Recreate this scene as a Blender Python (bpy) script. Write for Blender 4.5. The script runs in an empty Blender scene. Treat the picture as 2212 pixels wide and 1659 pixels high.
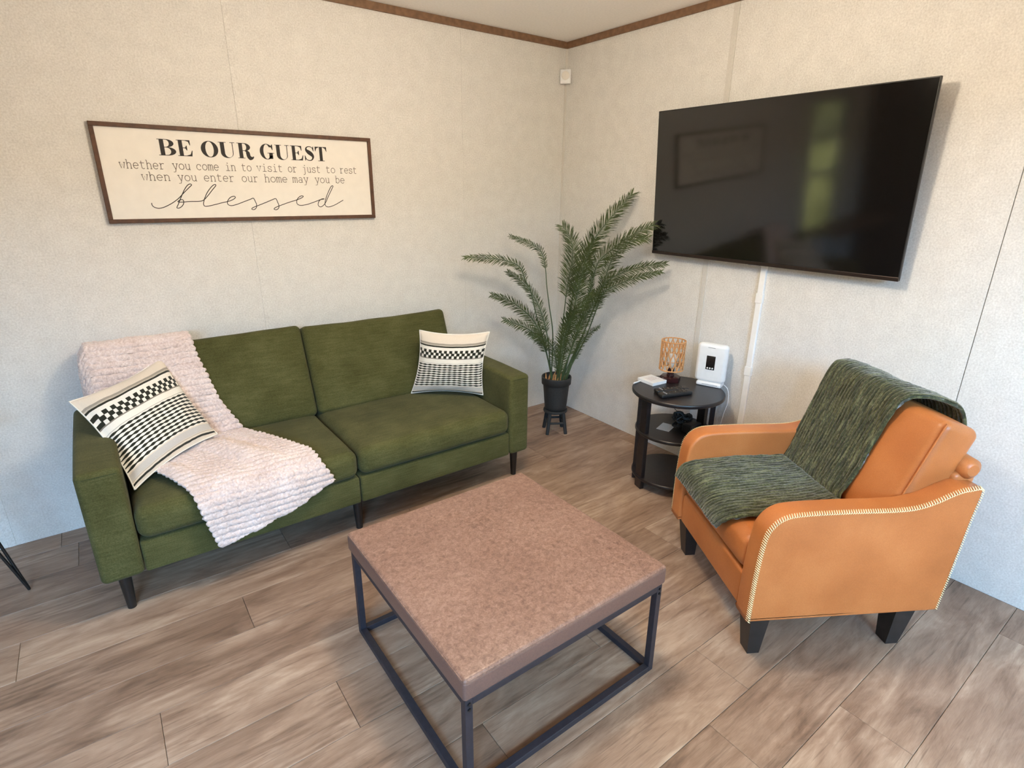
import bpy, math, random
from mathutils import Vector, Matrix, noise

random.seed(7)
scene = bpy.context.scene
COL = scene.collection

# ------------------------------------------------------------------ camera
cam_d = bpy.data.cameras.new('camera')
cam = bpy.data.objects.new('camera', cam_d)
COL.objects.link(cam)
yaw, pitch, roll = 0.931743483, 0.336216565, 0.00935873770
f = Vector((math.cos(pitch) * math.cos(yaw), math.cos(pitch) * math.sin(yaw), -math.sin(pitch)))
r0 = f.cross(Vector((0, 0, 1))).normalized()
u0 = r0.cross(f)
r_ = math.cos(roll) * r0 + math.sin(roll) * u0
u_ = -math.sin(roll) * r0 + math.cos(roll) * u0
cam.matrix_world = Matrix(((r_.x, u_.x, -f.x, -2.67197), (r_.y, u_.y, -f.y, -3.04287), (r_.z, u_.z, -f.z, 1.54039), (0, 0, 0, 1)))
cam_d.sensor_fit = 'HORIZONTAL'
cam_d.sensor_width = 36
cam_d.lens = 1201.16 / 2212 * 36
cam_d.clip_start = 0.02
scene.camera = cam

# ------------------------------------------------------------------ world, lights, exposure
scene.view_settings.view_transform = 'Standard'
scene.view_settings.look = 'None'
scene.view_settings.gamma = 1
scene.view_settings.exposure = 0.04
scene.view_settings.use_curve_mapping = False
scene.cycles.use_denoising = True
scene.cycles.max_bounces = 10
scene.cycles.diffuse_bounces = 6
scene.cycles.sample_clamp_indirect = 25

SKY = 1.5
world = bpy.data.worlds.new('sky')
scene.world = world
world.use_nodes = True
wn = world.node_tree
for n_ in list(wn.nodes):
    wn.nodes.remove(n_)
w_out = wn.nodes.new('ShaderNodeOutputWorld')
w_bg = wn.nodes.new('ShaderNodeBackground')
w_tc = wn.nodes.new('ShaderNodeTexCoord')
w_sep = wn.nodes.new('ShaderNodeSeparateXYZ')
w_map = wn.nodes.new('ShaderNodeMapRange')
w_ramp = wn.nodes.new('ShaderNodeValToRGB')
w_map.inputs['From Min'].default_value = -1
w_map.inputs['From Max'].default_value = 1
wn.links.new(w_tc.outputs['Generated'], w_sep.inputs[0])
wn.links.new(w_sep.outputs['Z'], w_map.inputs['Value'])
wn.links.new(w_map.outputs[0], w_ramp.inputs[0])
wn.links.new(w_ramp.outputs[0], w_bg.inputs[0])
wn.links.new(w_bg.outputs[0], w_out.inputs[0])
els = w_ramp.color_ramp.elements
els[0].position, els[0].color = 0.0, (0.10, 0.11, 0.07, 1)
els[1].position, els[1].color = 1.0, (0.55, 0.74, 1.0, 1)
for p_, c_ in ((0.49, (0.16, 0.18, 0.09, 1)), (0.505, (0.52, 0.60, 0.28, 1)), (0.56, (0.58, 0.66, 0.38, 1)), (0.62, (0.72, 0.85, 1.0, 1))):
    e_ = els.new(p_)
    e_.color = c_
w_bg.inputs[1].default_value = SKY


def lamp(name, kind, loc, energy, color, size=(1, 1), target=None, portal=False, radius=0.1):
    d = bpy.data.lights.new(name, kind)
    d.energy = energy
    d.color = color
    if kind == 'AREA':
        d.shape = 'RECTANGLE'
        d.size, d.size_y = size
        d.cycles.is_portal = portal
    else:
        d.shadow_soft_size = radius
    o = bpy.data.objects.new(name, d)
    o.location = loc
    if target is not None:
        o.rotation_euler = (Vector(target) - Vector(loc)).to_track_quat('-Z', 'Y').to_euler()
    COL.objects.link(o)
    return o


# daylight enters by the openings: portals only guide the sampling of the sky
lamp('door_portal', 'AREA', (-1.25, -4.19, 1.06), 1, (1, 1, 1), (1.7, 2.05), (-1.25, 0, 1.06), True)
lamp('window_portal', 'AREA', (-3.76, -0.01, 1.25), 1, (1, 1, 1), (0.68, 1.4), (-3.76, -3, 1.25), True)
lamp('added_window_portal', 'AREA', (-3.95, -4.19, 1.45), 1, (1, 1, 1), (1.5, 1.2), (-3.95, 0, 1.45), True)
lamp('far_window_portal', 'AREA', (-5.99, -0.75, 1.4), 1, (1, 1, 1), (0.9, 1.0), (0, -0.75, 1.4), True)
# area lamps stand in for skylight at the door and an added rear-left window
lamp('door_skylight_stand_in', 'AREA', (-0.9, -6.5, 2.85), 150, (0.6, 0.9, 1.0), (3.6, 1.3), (-2.0, 0.0, 0.2))
lamp('added_window_fill', 'AREA', (-4.6, -6.5, 2.85), 1020, (0.30, 0.62, 1.0), (3.6, 1.3), (-2.4, 0.0, 0.2))  # fill lamp for the sofa side, outside the added window
# the sun stands high behind the door and only reaches the floor next to it
sun = lamp('sun', 'SUN', (-1.5, -8, 8), 52, (1.0, 0.89, 0.72), target=(-1.25, -4.0, -1.0))
sun.data.angle = 0.01
sun.rotation_euler = Vector((-0.05, math.cos(math.radians(66)), -math.sin(math.radians(66)))).to_track_quat('-Z', 'Y').to_euler()
# warm ceiling lamps
lamp('ceiling_lamp_light', 'POINT', (-3.6, -2.4, 2.16), 7, (1.0, 0.72, 0.44), radius=0.16)
lamp('ceiling_lamp_light', 'POINT', (-1.68, -1.78, 2.12), 58, (1.0, 0.86, 0.67), radius=0.11)

# ------------------------------------------------------------------ helpers
XF = {}


def lin(c):
    c = c / 255.0
    return c / 12.92 if c <= 0.04045 else ((c + 0.055) / 1.055) ** 2.4


def rgb(r, g, b):
    return (lin(r), lin(g), lin(b), 1)


class MB:
    """collects vertices and faces for one mesh object"""

    def __init__(self):
        self.v, self.f, self.uv, self.sm = [], [], {}, []

    def add(self, vs, fs, smooth=True):
        o = len(self.v)
        self.v.extend([Vector(p) for p in vs])
        for fc in fs:
            self.f.append([o + i for i in fc])
            self.sm.append(smooth)
        return o

    def box(self, x0, x1, y0, y1, z0, z1):
        vs = [(x, y, z) for z in (z0, z1) for y in (y0, y1) for x in (x0, x1)]
        self.add(vs, [(0, 2, 3, 1), (4, 5, 7, 6), (0, 1, 5, 4), (2, 6, 7, 3), (0, 4, 6, 2), (1, 3, 7, 5)], False)

    def cbox(self, x0, x1, y0, y1, z0, z1, c=0.002):
        """box with chamfered edges"""
        self.rbox(x0, x1, y0, y1, z0, z1, c, seg=1, n=(1, 1, 1), smooth=False)

    def rbox(self, x0, x1, y0, y1, z0, z1, r, seg=3, n=(2, 2, 2), fn=None, smooth=True):
        h = Vector(((x1 - x0) / 2, (y1 - y0) / 2, (z1 - z0) / 2))
        c = Vector(((x1 + x0) / 2, (y1 + y0) / 2, (z1 + z0) / 2))
        r = min(r, h.x * .98, h.y * .98, h.z * .98)
        co = []
        for a in range(3):
            inn = h[a] - r
            L = [-inn - r * math.tan(math.pi / 4 * k / seg) for k in range(seg, 0, -1)]
            L += [-inn + 2 * inn * k / n[a] for k in range(n[a] + 1)]
            L += [inn + r * math.tan(math.pi / 4 * k / seg) for k in range(1, seg + 1)]
            co.append(L)
        idx, vs, fs = {}, [], []

        def vert(i, j, k):
            key = (i, j, k)
            if key not in idx:
                p = Vector((co[0][i], co[1][j], co[2][k]))
                q = Vector([max(-(h[a] - r), min(h[a] - r, p[a])) for a in range(3)])
                d = p - q
                if d.length > 1e-9:
                    p = q + d.normalized() * r
                p = p + c
                if fn:
                    p = fn(p, Vector(((p.x - c.x) / h.x, (p.y - c.y) / h.y, (p.z - c.z) / h.z)))
                idx[key] = len(vs)
                vs.append(p)
            return idx[key]
        m = [len(L) - 1 for L in co]
        for s in (0, 1):
            for i in range(m[0]):
                for j in range(m[1]):
                    q = [vert(i, j, s * m[2]), vert(i + 1, j, s * m[2]), vert(i + 1, j + 1, s * m[2]), vert(i, j + 1, s * m[2])]
                    fs.append(q if s else q[::-1])
                for k in range(m[2]):
                    q = [vert(i, s * m[1], k), vert(i + 1, s * m[1], k), vert(i + 1, s * m[1], k + 1), vert(i, s * m[1], k + 1)]
                    fs.append(q[::-1] if s else q)
            for j in range(m[1]):
                for k in range(m[2]):
                    q = [vert(s * m[0], j, k), vert(s * m[0], j + 1, k), vert(s * m[0], j + 1, k + 1), vert(s * m[0], j, k + 1)]
                    fs.append(q if s else q[::-1])
        self.add(vs, fs, smooth)

    def tube(self, pts, r, n=8, caps=True, smooth=True):
        pts = [Vector(p) for p in pts]
        rr = r if isinstance(r, (list, tuple)) else [r] * len(pts)
        o = len(self.v)
        ref = None
        rings = []
        for i, p in enumerate(pts):
            t = (pts[min(i + 1, len(pts) - 1)] - pts[max(i - 1, 0)]).normalized()
            if ref is None:
                ref = t.orthogonal().normalized()
            ref = (ref - t * ref.dot(t))
            ref = ref.normalized() if ref.length > 1e-6 else t.orthogonal().normalized()
            b = t.cross(ref)
            rings.append([p + (ref * math.cos(2 * math.pi * k / n) + b * math.sin(2 * math.pi * k / n)) * rr[i] for k in range(n)])
        vs = [q for R in rings for q in R]
        fs = []
        for i in range(len(pts) - 1):
            for k in range(n):
                a, b2 = i * n + k, i * n + (k + 1) % n
                fs.append((a, b2, b2 + n, a + n))
        self.add(vs, fs, smooth)
        if caps:
            self.add(rings[0], [list(range(n))[::-1]], False)
            self.add(rings[-1], [list(range(n))], False)

    def lathe(self, prof, n=32, c=(0, 0), smooth=True, cap=True):
        vs, fs = [], []
        for (r, z) in prof:
            for k in range(n):
                a = 2 * math.pi * k / n
                vs.append((c[0] + r * math.cos(a), c[1] + r * math.sin(a), z))
        for i in range(len(prof) - 1):
            for k in range(n):
                a, b = i * n + k, i * n + (k + 1) % n
                fs.append((a, b, b + n, a + n))
        self.add(vs, fs, smooth)
        if cap:
            m = (len(prof) - 1) * n
            self.add(vs[:n], [list(range(n))[::-1]], False)
            self.add(vs[m:], [list(range(n))], False)

    def prism(self, poly, axis, a0, a1, smooth=False):
        """poly: 2-D outline in the other two axes, extruded along axis"""
        def P(p, t):
            if axis == 0:
                return (t, p[0], p[1])
            if axis == 1:
                return (p[0], t, p[1])
            return (p[0], p[1], t)
        n = len(poly)
        vs = [P(p, a0) for p in poly] + [P(p, a1) for p in poly]
        fs = [list(range(n))[::-1], list(range(n, 2 * n))]
        fs += [(i, (i + 1) % n, n + (i + 1) % n, n + i) for i in range(n)]
        self.add(vs, fs, smooth)

    def grid(self, pts, uvs=None, closed=False, smooth=True):
        """pts[i][j] grid"""
        ni, nj = len(pts), len(pts[0])
        o = len(self.v)
        fs = [(i * nj + j, i * nj + j + 1, (i + 1) * nj + j + 1, (i + 1) * nj + j) for i in range(ni - 1) for j in range(nj - 1)]
        self.add([p for R in pts for p in R], fs, smooth)
        if uvs:
            k = o
            for R in uvs:
                for q in R:
                    self.uv[k] = q
                    k += 1

    def xform(self, M):
        self.v = [M @ p for p in self.v]
        return self


def obj(name, mb, mat, parent=None, local=False, label=None, kind=None, cat=None, group=None, fix=True):
    vs = mb.v
    M = XF.get(parent)
    loc = None
    if parent is not None and M is not None and not local:
        Mi = M.inverted()
        vs = [Mi @ p for p in vs]
    if parent is None:
        xs = [p.x for p in vs]
        ys = [p.y for p in vs]
        zs = [p.z for p in vs]
        loc = Vector(((min(xs) + max(xs)) / 2, (min(ys) + max(ys)) / 2, min(zs)))
        vs = [p - loc for p in vs]
    me = bpy.data.meshes.new(name)
    me.from_pydata([tuple(p) for p in vs], [], mb.f)
    me.polygons.foreach_set('use_smooth', mb.sm)
    if mb.uv:
        ul = me.uv_layers.new(name='UVMap')
        for lp in me.loops:
            ul.data[lp.index].uv = mb.uv.get(lp.vertex_index, (0, 0))
    if fix:
        import bmesh
        bm = bmesh.new()
        bm.from_mesh(me)
        bmesh.ops.recalc_face_normals(bm, faces=bm.faces)
        bm.to_mesh(me)
        bm.free()
    if mat is not None:
        me.materials.append(mat)
    o = bpy.data.objects.new(name, me)
    COL.objects.link(o)
    if parent is not None:
        o.parent = parent
        XF[o] = M if M is not None else Matrix.Identity(4)
    else:
        o.location = loc
        XF[o] = Matrix.Translation(loc)
    tag(o, label, cat, group, kind)
    return o


def tag(o, label=None, cat=None, group=None, kind=None):
    if label:
        o['label'] = label
    if cat:
        o['category'] = cat
    if group:
        o['group'] = group
    if kind:
        o['kind'] = kind
    return o


def thing(name, label, cat, loc, rz=0.0, group=None, kind=None):
    o = bpy.data.objects.new(name, None)
    o.empty_display_size = 0.1
    COL.objects.link(o)
    o.location = loc
    o.rotation_euler = (0, 0, rz)
    XF[o] = Matrix.Translation(loc) @ Matrix.Rotation(rz, 4, 'Z')
    return tag(o, label, cat, group, kind)


def catmull(pts, n):
    """smooth curve through points, n samples per span"""
    P = [Vector(p) for p in pts]
    out = []
    for i in range(len(P) - 1):
        p0, p1, p2, p3 = P[max(i - 1, 0)], P[i], P[i + 1], P[min(i + 2, len(P) - 1)]
        for k in range(n):
            t = k / n
            out.append(0.5 * ((2 * p1) + (p2 - p0) * t + (2 * p0 - 5 * p1 + 4 * p2 - p3) * t * t + (3 * p1 - p0 - 3 * p2 + p3) * t ** 3))
    out.append(P[-1])
    return out


class Path:
    """arc-length parameter along a 2-D polyline"""

    def __init__(self, pts, n=8):
        self.p = [Vector((q[0], q[1])) for q in catmull([(a, b, 0) for a, b in pts], n)]
        self.s = [0]
        for a, b in zip(self.p, self.p[1:]):
            self.s.append(self.s[-1] + (b - a).length)
        self.L = self.s[-1]

    def at(self, s):
        s = max(0, min(self.L, s))
        lo, hi = 0, len(self.s) - 1
        while hi - lo > 1:
            m = (lo + hi) // 2
            if self.s[m] <= s:
                lo = m
            else:
                hi = m
        t = (s - self.s[lo]) / max(1e-9, self.s[hi] - self.s[lo])
        return self.p[lo].lerp(self.p[hi], t)

    def tan(self, s):
        return (self.at(s + .006) - self.at(s - .006)).normalized()

    def near(self, q):
        q = Vector(q)
        return min(zip(self.p, self.s), key=lambda a: (a[0] - q).length)[1]


def interp(tab, x):
    if x <= tab[0][0]:
        return tab[0][1]
    for (a, va), (b, vb) in zip(tab, tab[1:]):
        if x <= b:
            t = (x - a) / max(1e-9, b - a)
            return va + (vb - va) * t
    return tab[-1][1]


# ------------------------------------------------------------------ material helpers
class E:
    """node socket with arithmetic"""
    nt = None

    def __init__(self, s):
        self.s = s

    @staticmethod
    def m(op, *a):
        n = E.nt.nodes.new('ShaderNodeMath')
        n.operation = op
        for i, q in enumerate(a):
            if isinstance(q, E):
                E.nt.links.new(q.s, n.inputs[i])
            else:
                n.inputs[i].default_value = q
        return E(n.outputs[0])

    def __add__(self, o): return E.m('ADD', self, o)
    def __radd__(self, o): return E.m('ADD', o, self)
    def __sub__(self, o): return E.m('SUBTRACT', self, o)
    def __rsub__(self, o): return E.m('SUBTRACT', o, self)
    def __mul__(self, o): return E.m('MULTIPLY', self, o)
    def __rmul__(self, o): return E.m('MULTIPLY', o, self)
    def __truediv__(self, o): return E.m('DIVIDE', self, o)
    def __gt__(self, o): return E.m('GREATER_THAN', self, o)
    def __lt__(self, o): return E.m('LESS_THAN', self, o)


def band(v, a, b):
    return (v > a) * (v < b)


def new_mat(name, rough=0.5, spec=0.5, color=(.5, .5, .5, 1), metal=0.0, sheen=0.0):
    m = bpy.data.materials.new(name)
    m.use_nodes = True
    nt = m.node_tree
    b = nt.nodes['Principled BSDF']
    b.inputs['Base Color'].default_value = color
    b.inputs['Roughness'].default_value = rough
    b.inputs['Specular IOR Level'].default_value = spec
    b.inputs['Metallic'].default_value = metal
    if sheen:
        b.inputs['Sheen Weight'].default_value = sheen
        b.inputs['Sheen Roughness'].default_value = 0.5
    E.nt = nt
    return m, nt, b


def coords(nt, which='Object', scale=(1, 1, 1)):
    tc = nt.nodes.new('ShaderNodeTexCoord')
    mp = nt.nodes.new('ShaderNodeMapping')
    mp.inputs['Scale'].default_value = scale
    nt.links.new(tc.outputs[which], mp.inputs[0])
    return mp.outputs[0]


def nz(nt, vec, scale, detail=3, rough=0.5, dist=0.0):
    n = nt.nodes.new('ShaderNodeTexNoise')
    n.inputs['Scale'].default_value = scale
    n.inputs['Detail'].default_value = detail
    n.inputs['Roughness'].default_value = rough
    n.inputs['Distortion'].default_value = dist
    nt.links.new(vec, n.inputs['Vector'])
    return n.outputs['Fac']


def ramp(nt, fac, stops, interp_='LINEAR'):
    n = nt.nodes.new('ShaderNodeValToRGB')
    n.color_ramp.interpolation = interp_
    e = n.color_ramp.elements
    e[0].position, e[0].color = stops[0]
    e[1].position, e[1].color = stops[-1]
    for p, c in stops[1:-1]:
        k = e.new(p)
        k.color = c
    nt.links.new(fac, n.inputs[0])
    return n.outputs[0]


def mix(nt, fac, a, b, mode='MIX'):
    n = nt.nodes.new('ShaderNodeMix')
    n.data_type = 'RGBA'
    n.blend_type = mode
    for sock, val in ((n.inputs[0], fac), (n.inputs[6], a), (n.inputs[7], b)):
        if isinstance(val, E):
            val = val.s
        if hasattr(val, 'links'):
            nt.links.new(val, sock)
        else:
            sock.default_value = val
    return n.outputs[2]


def bump(nt, b, h, strength=0.3, dist=0.002):
    n = nt.nodes.new('ShaderNodeBump')
    n.inputs['Strength'].default_value = strength
    n.inputs['Distance'].default_value = dist
    nt.links.new(h.s if isinstance(h, E) else h, n.inputs['Height'])
    nt.links.new(n.outputs[0], b.inputs['Normal'])


def plain(name, color, rough=0.5, spec=0.5, metal=0.0, nscale=60, amt=0.12, bstr=0.05):
    """plain colour with a little grain"""
    m, nt, b = new_mat(name, rough, spec, color, metal)
    c = coords(nt)
    n = nz(nt, c, nscale, 3)
    d = tuple(x * (1 - amt) for x in color[:3]) + (1,)
    l = tuple(min(1, x * (1 + amt)) for x in color[:3]) + (1,)
    nt.links.new(ramp(nt, n, [(.3, d), (.7, l)]), b.inputs['Base Color'])
    bump(nt, b, n, bstr, .001)
    return m


# wall vinyl: fine speckle
def wall_mat():
    m, nt, b = new_mat('wall_vinyl', 0.75, 0.25)
    tc = nt.nodes.new('ShaderNodeNewGeometry').outputs['Position']
    a = nz(nt, tc, 150, 3, .6)
    c = nz(nt, tc, 14, 3, .6)
    col = ramp(nt, a, [(.30, (.59, .575, .545, 1)), (.5, (.70, .685, .655, 1)), (.70, (.80, .79, .765, 1))])
    col = mix(nt, .16, col, ramp(nt, c, [(.35, (.56, .545, .52, 1)), (.65, (.86, .85, .82, 1))]))
    nt.links.new(col, b.inputs['Base Color'])
    bump(nt, b, a, .25, .002)
    return m


def plank_mat():
    m, nt, b = new_mat('plank_oak', 0.42, 0.45)
    pos = nt.nodes.new('ShaderNodeNewGeometry').outputs['Position']
    rnd = nt.nodes.new('ShaderNodeObjectInfo').outputs['Random']
    comb = nt.nodes.new('ShaderNodeCombineXYZ')
    k = E(rnd)
    nt.links.new((k * 37.0).s, comb.inputs[0])
    nt.links.new((k * 91.0).s, comb.inputs[1])
    nt.links.new((k * 53.0).s, comb.inputs[2])
    add = nt.nodes.new('ShaderNodeVectorMath')
    add.operation = 'ADD'
    nt.links.new(pos, add.inputs[0])
    nt.links.new(comb.outputs[0], add.inputs[1])

    def mp(s):
        n = nt.nodes.new('ShaderNodeMapping')
        n.inputs['Scale'].default_value = s
        nt.links.new(add.outputs[0], n.inputs[0])
        return n.outputs[0]
    cloud = nz(nt, mp((1.5, 5.5, 1)), 1.7, 5, .6, .8)
    patch = nz(nt, mp((4.5, 20, 1)), 1.5, 4, .6, .6)
    streak = nz(nt, mp((2.4, 52, 1)), 1.5, 4, .6, .5)
    fine = nz(nt, mp((14, 330, 1)), 1.5, 3, .65)
    ring = nt.nodes.new('ShaderNodeTexWave')
    ring.wave_type = 'BANDS'
    ring.bands_direction = 'Y'
    ring.inputs['Scale'].default_value = 2.6
    ring.inputs['Distortion'].default_value = 11
    ring.inputs['Detail'].default_value = 3
    ring.inputs['Detail Scale'].default_value = .8
    nt.links.new(mp((.8, 4.5, 1)), ring.inputs['Vector'])
    rmask = E(nz(nt, mp((1.3, 4.5, 1)), 1.1, 2)) > .56
    fac = E(cloud) * .60 + E(patch) * .24 + E(fine) * .16 + (k - .5) * .10 + rmask * (E(ring.outputs['Fac']) - .5) * .07
    col = ramp(nt, fac.s, [(.32, rgb(104, 82, 67)), (.44, rgb(138, 113, 95)), (.54, rgb(160, 135, 116)), (.66, rgb(186, 164, 144))])
    fleck = E.m('MINIMUM', E.m('MAXIMUM', (E(streak) - .585) * 9.0, 0.0), 1.0)
    col = mix(nt, (fleck * .42).s, col, rgb(84, 64, 52))
    # knots
    vor = nt.nodes.new('ShaderNodeTexVoronoi')
    vor.inputs['Scale'].default_value = 1.0
    nt.links.new(mp((1.0, 3.0, 1)), vor.inputs['Vector'])
    kn = E.m('MAXIMUM', 1.0 - E(vor.outputs['Distance']) * 22.0 - (E(patch) - .5) * 1.6, 0.0)
    col = mix(nt, (E.m('MINIMUM', kn * 1.4, 1.0) * .75).s, col, rgb(58, 44, 36))
    nt.links.new(col, b.inputs['Base Color'])
    nt.links.new((E(streak) * .25 + .34).s, b.inputs['Roughness'])
    bump(nt, b, E(fine) * .5 + E(streak) * .5, .12, .001)
    return m


def fabric_mat():
    m, nt, b = new_mat('green_corduroy', 0.95, 0.08, sheen=.06)
    pos = nt.nodes.new('ShaderNodeNewGeometry').outputs['Position']
    n1 = nz(nt, pos, 7, 3)
    n2 = nz(nt, pos, 260, 2)
    mp = nt.nodes.new('ShaderNodeMapping')
    mp.inputs['Scale'].default_value = (12, 150, 150)
    nt.links.new(pos, mp.inputs[0])
    n3 = nz(nt, mp.outputs[0], 1, 2)
    fac = E(n1) * .35 + E(n2) * .4 + E(n3) * .25
    col = ramp(nt, fac.s, [(.33, rgb(62, 62, 34)), (.5, rgb(78, 78, 46)), (.66, rgb(94, 94, 60))])
    nt.links.new(col, b.inputs['Base Color'])
    bump(nt, b, E(n2) * .4 + E(n3) * .6, .35, .002)
    return m


def leather_mat():
    m, nt, b = new_mat('tan_leather', 0.4, 0.5)
    c = coords(nt)
    n1 = nz(nt, c, 5, 3)
    n2 = nz(nt, c, 330, 2)
    vor = nt.nodes.new('ShaderNodeTexVoronoi')
    vor.inputs['Scale'].default_value = 420
    nt.links.new(c, vor.inputs['Vector'])
    fac = E(n1) * .7 + E(n2) * .3
    nt.links.new(ramp(nt, fac.s, [(.3, rgb(166, 98, 50)), (.5, rgb(184, 112, 60)), (.7, rgb(198, 127, 73))]), b.inputs['Base Color'])
    bump(nt, b, E(vor.outputs['Distance']) * .5 + E(n2) * .5, .12, .001)
    return m


def suede_mat():
    m, nt, b = new_mat('brown_mottled_leather', 0.42, 0.5)
    c = coords(nt)
    n0 = nz(nt, c, 3, 2)
    n1 = nz(nt, c, 64, 5, .68, .7)
    n2 = nz(nt, c, 210, 3, .6, .3)
    fac = E(n1) * .55 + E(n2) * .3 + E(n0) * .15
    col = ramp(nt, fac.s, [(.37, rgb(108, 80, 69)), (.49, rgb(134, 104, 91)), (.61, rgb(156, 126, 112))])
    nt.links.new(col, b.inputs['Base Color'])
    bump(nt, b, n2, .15, .001)
    return m


def sherpa_mat(name, c0, c1, c2, scale=120, sheen=.6):
    m, nt, b = new_mat(name, 0.95, 0.1, sheen=sheen)
    c = coords(nt)
    n1 = nz(nt, c, scale, 4, .7)
    n2 = nz(nt, c, 9, 3)
    fac = E(n1) * .7 + E(n2) * .3
    nt.links.new(ramp(nt, fac.s, [(.33, c0), (.5, c1), (.66, c2)]), b.inputs['Base Color'])
    bump(nt, b, n1, .6, .004)
    return m


def chenille_mat():
    m, nt, b = new_mat('green_chenille', 0.9, 0.1, sheen=.5)
    uvn = nt.nodes.new('ShaderNodeTexCoord')
    sep = nt.nodes.new('ShaderNodeSeparateXYZ')
    nt.links.new(uvn.outputs['UV'], sep.inputs[0])
    mp = nt.nodes.new('ShaderNodeMapping')
    mp.inputs['Scale'].default_value = (75, 9, 1)
    nt.links.new(uvn.outputs['UV'], mp.inputs[0])
    n1 = nz(nt, mp.outputs[0], 1, 4, .65)
    c = coords(nt)
    n2 = nz(nt, c, 130, 3, .6)
    fac = E(n1) * .65 + E(n2) * .35
    nt.links.new(ramp(nt, fac.s, [(.36, rgb(30, 32, 19)), (.5, rgb(60, 64, 41)), (.63, rgb(116, 120, 88))]), b.inputs['Base Color'])
    bump(nt, b, n2, .5, .003)
    return m


def pillow_mat():
    m, nt, b = new_mat('woven_stripe_cotton', 0.9, 0.1, sheen=.2)
    tc = nt.nodes.new('ShaderNodeTexCoord')
    sep = nt.nodes.new('ShaderNodeSeparateXYZ')
    nt.links.new(tc.outputs['UV'], sep.inputs[0])
    pos = coords(nt)
    wob = (E(nz(nt, pos, 22, 2)) - .5) * .012
    u = E(sep.outputs[0])
    v = E(sep.outputs[1]) + wob
    N = 12.5
    # beaded rows
    t = (v - .14) / .0385
    fr = E.m('FRACT', t)
    bead = E.m('ABSOLUTE', E.m('SINE', u * (math.pi * N)))
    half = .15 + bead * bead * .19
    rows = (E.m('ABSOLUTE', fr - .5) < half) * band(v, .14, .525)
    # checker rows
    fu = E.m('FRACT', u * N)
    r1 = band(v, .705, .752) * (fu < .56)
    r2 = band(v, .662, .708) * (fu > .40)
    r3 = band(v, .620, .664) * (fu < .56)
    seam = band(v, .800, .822)
    low = band(v, .022, .040)
    dark = E.m('MINIMUM', rows + r1 + r2 + r3 + seam + low, 1.0)
    grey = E.m('MINIMUM', band(v, .606, .620) + band(v, .838, .862) * .8 + band(v, .822, .838) * .45 + band(v, .530, .538) * .5 + band(v, .055, .062) * .5, 1.0)
    pale = band(v, .066, .128)
    white = band(v, .14, .80)
    col = mix(nt, white, rgb(222, 211, 196), rgb(238, 232, 222))
    col = mix(nt, pale, col, rgb(198, 194, 190))
    col = mix(nt, grey, col, rgb(134, 126, 116))
    col = mix(nt, dark, col, rgb(44, 44, 36))
    n2 = nz(nt, pos, 300, 2)
    col = mix(nt, .10, col, ramp(nt, n2, [(.3, (.3, .28, .26, 1)), (.7, (1, 1, 1, 1))]), 'MULTIPLY')
    nt.links.new(col, b.inputs['Base Color'])
    bump(nt, b, dark * .5 + E(n2) * .5, .4, .002)
    return m


M_WALL = wall_mat()
M_CEIL = plain('ceiling_paint', (.90, .88, .85, 1), .8, .2, nscale=90, amt=.04)
M_PLANK = plank_mat()
M_SUB = plain('floor_gap_dark', rgb(58, 46, 38), .8)
M_TRIM = plain('brown_trim', rgb(122, 92, 68), .55, nscale=40, amt=.2)
M_BATTEN = plain('batten_vinyl', (.62, .60, .56, 1), .6, .3, nscale=150, amt=.05)
M_FAB = fabric_mat()
M_BLACKLEG = plain('black_lacquer', (.012, .011, .011, 1), .35)
M_LEATHER = leather_mat()
M_STITCH = plain('cream_thread', rgb(236, 222, 178), .7)
M_SEAM = plain('seam_dark', rgb(96, 48, 22), .7)
M_CHAIRLEG = plain('black_wood', (.016, .015, .016, 1), .45, nscale=30, amt=.3)
M_SUEDE = suede_mat()
M_STEEL = plain('dark_steel', rgb(46, 45, 54), .5, .5, nscale=70, amt=.15)
M_BOLT = plain('bolt_black', (.01, .01, .012, 1), .3)
M_PINK = sherpa_mat('pink_sherpa', rgb(190, 168, 160), rgb(218, 199, 193), rgb(238, 225, 222))
M_CHEN = chenille_mat()
M_PILLOW = pillow_mat()
M_TVBODY = plain('tv_plastic', (.012, .011, .011, 1), .4)
M_TVBAR = plain('tv_bar', rgb(52, 42, 38), .3, metal=.5)
M_WHITEP = plain('white_plastic', (.78, .79, .80, 1), .4, amt=.02)
M_WHITEMAT = plain('white_raceway', (.88, .88, .87, 1), .5, amt=.02)
M_BOARD = plain('white_board', (.83, .80, .745, 1), .6, .3, nscale=25, amt=.02)
M_SIGNFRAME = plain('walnut_frame', rgb(84, 54, 34), .55, nscale=50, amt=.3)
M_INK = plain('ink_black', rgb(44, 40, 38), .7, amt=.05)
M_INKGREY = plain('ink_grey', rgb(112, 104, 96), .7, amt=.05)
M_TABLE = plain('black_stained_wood', (.012, .010, .011, 1), .34, .5, nscale=40, amt=.3)
M_RATTAN = plain('rattan', rgb(206, 150, 96), .6, nscale=200, amt=.2)
M_LAMPBASE = plain('maroon_gloss', rgb(48, 16, 18), .22, .6)
M_DARKGLASS = plain('dark_display', (.012, .009, .008, 1), .15)
M_BLACKP = plain('black_plastic', (.013, .013, .014, 1), .35)
M_GREYBTN = plain('grey_button', (.25, .25, .26, 1), .5)
M_PAPER = plain('paper', (.78, .74, .70, 1), .8, amt=.03)
M_POT = plain('charcoal_pot', rgb(40, 40, 40), .7, nscale=90, amt=.2, bstr=.2)
M_LEAF = plain('palm_leaf', rgb(66, 78, 40), .55, .4, nscale=12, amt=.35)
M_STEM = plain('palm_stem', rgb(66, 84, 54), .5, .4, nscale=20, amt=.25)
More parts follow.
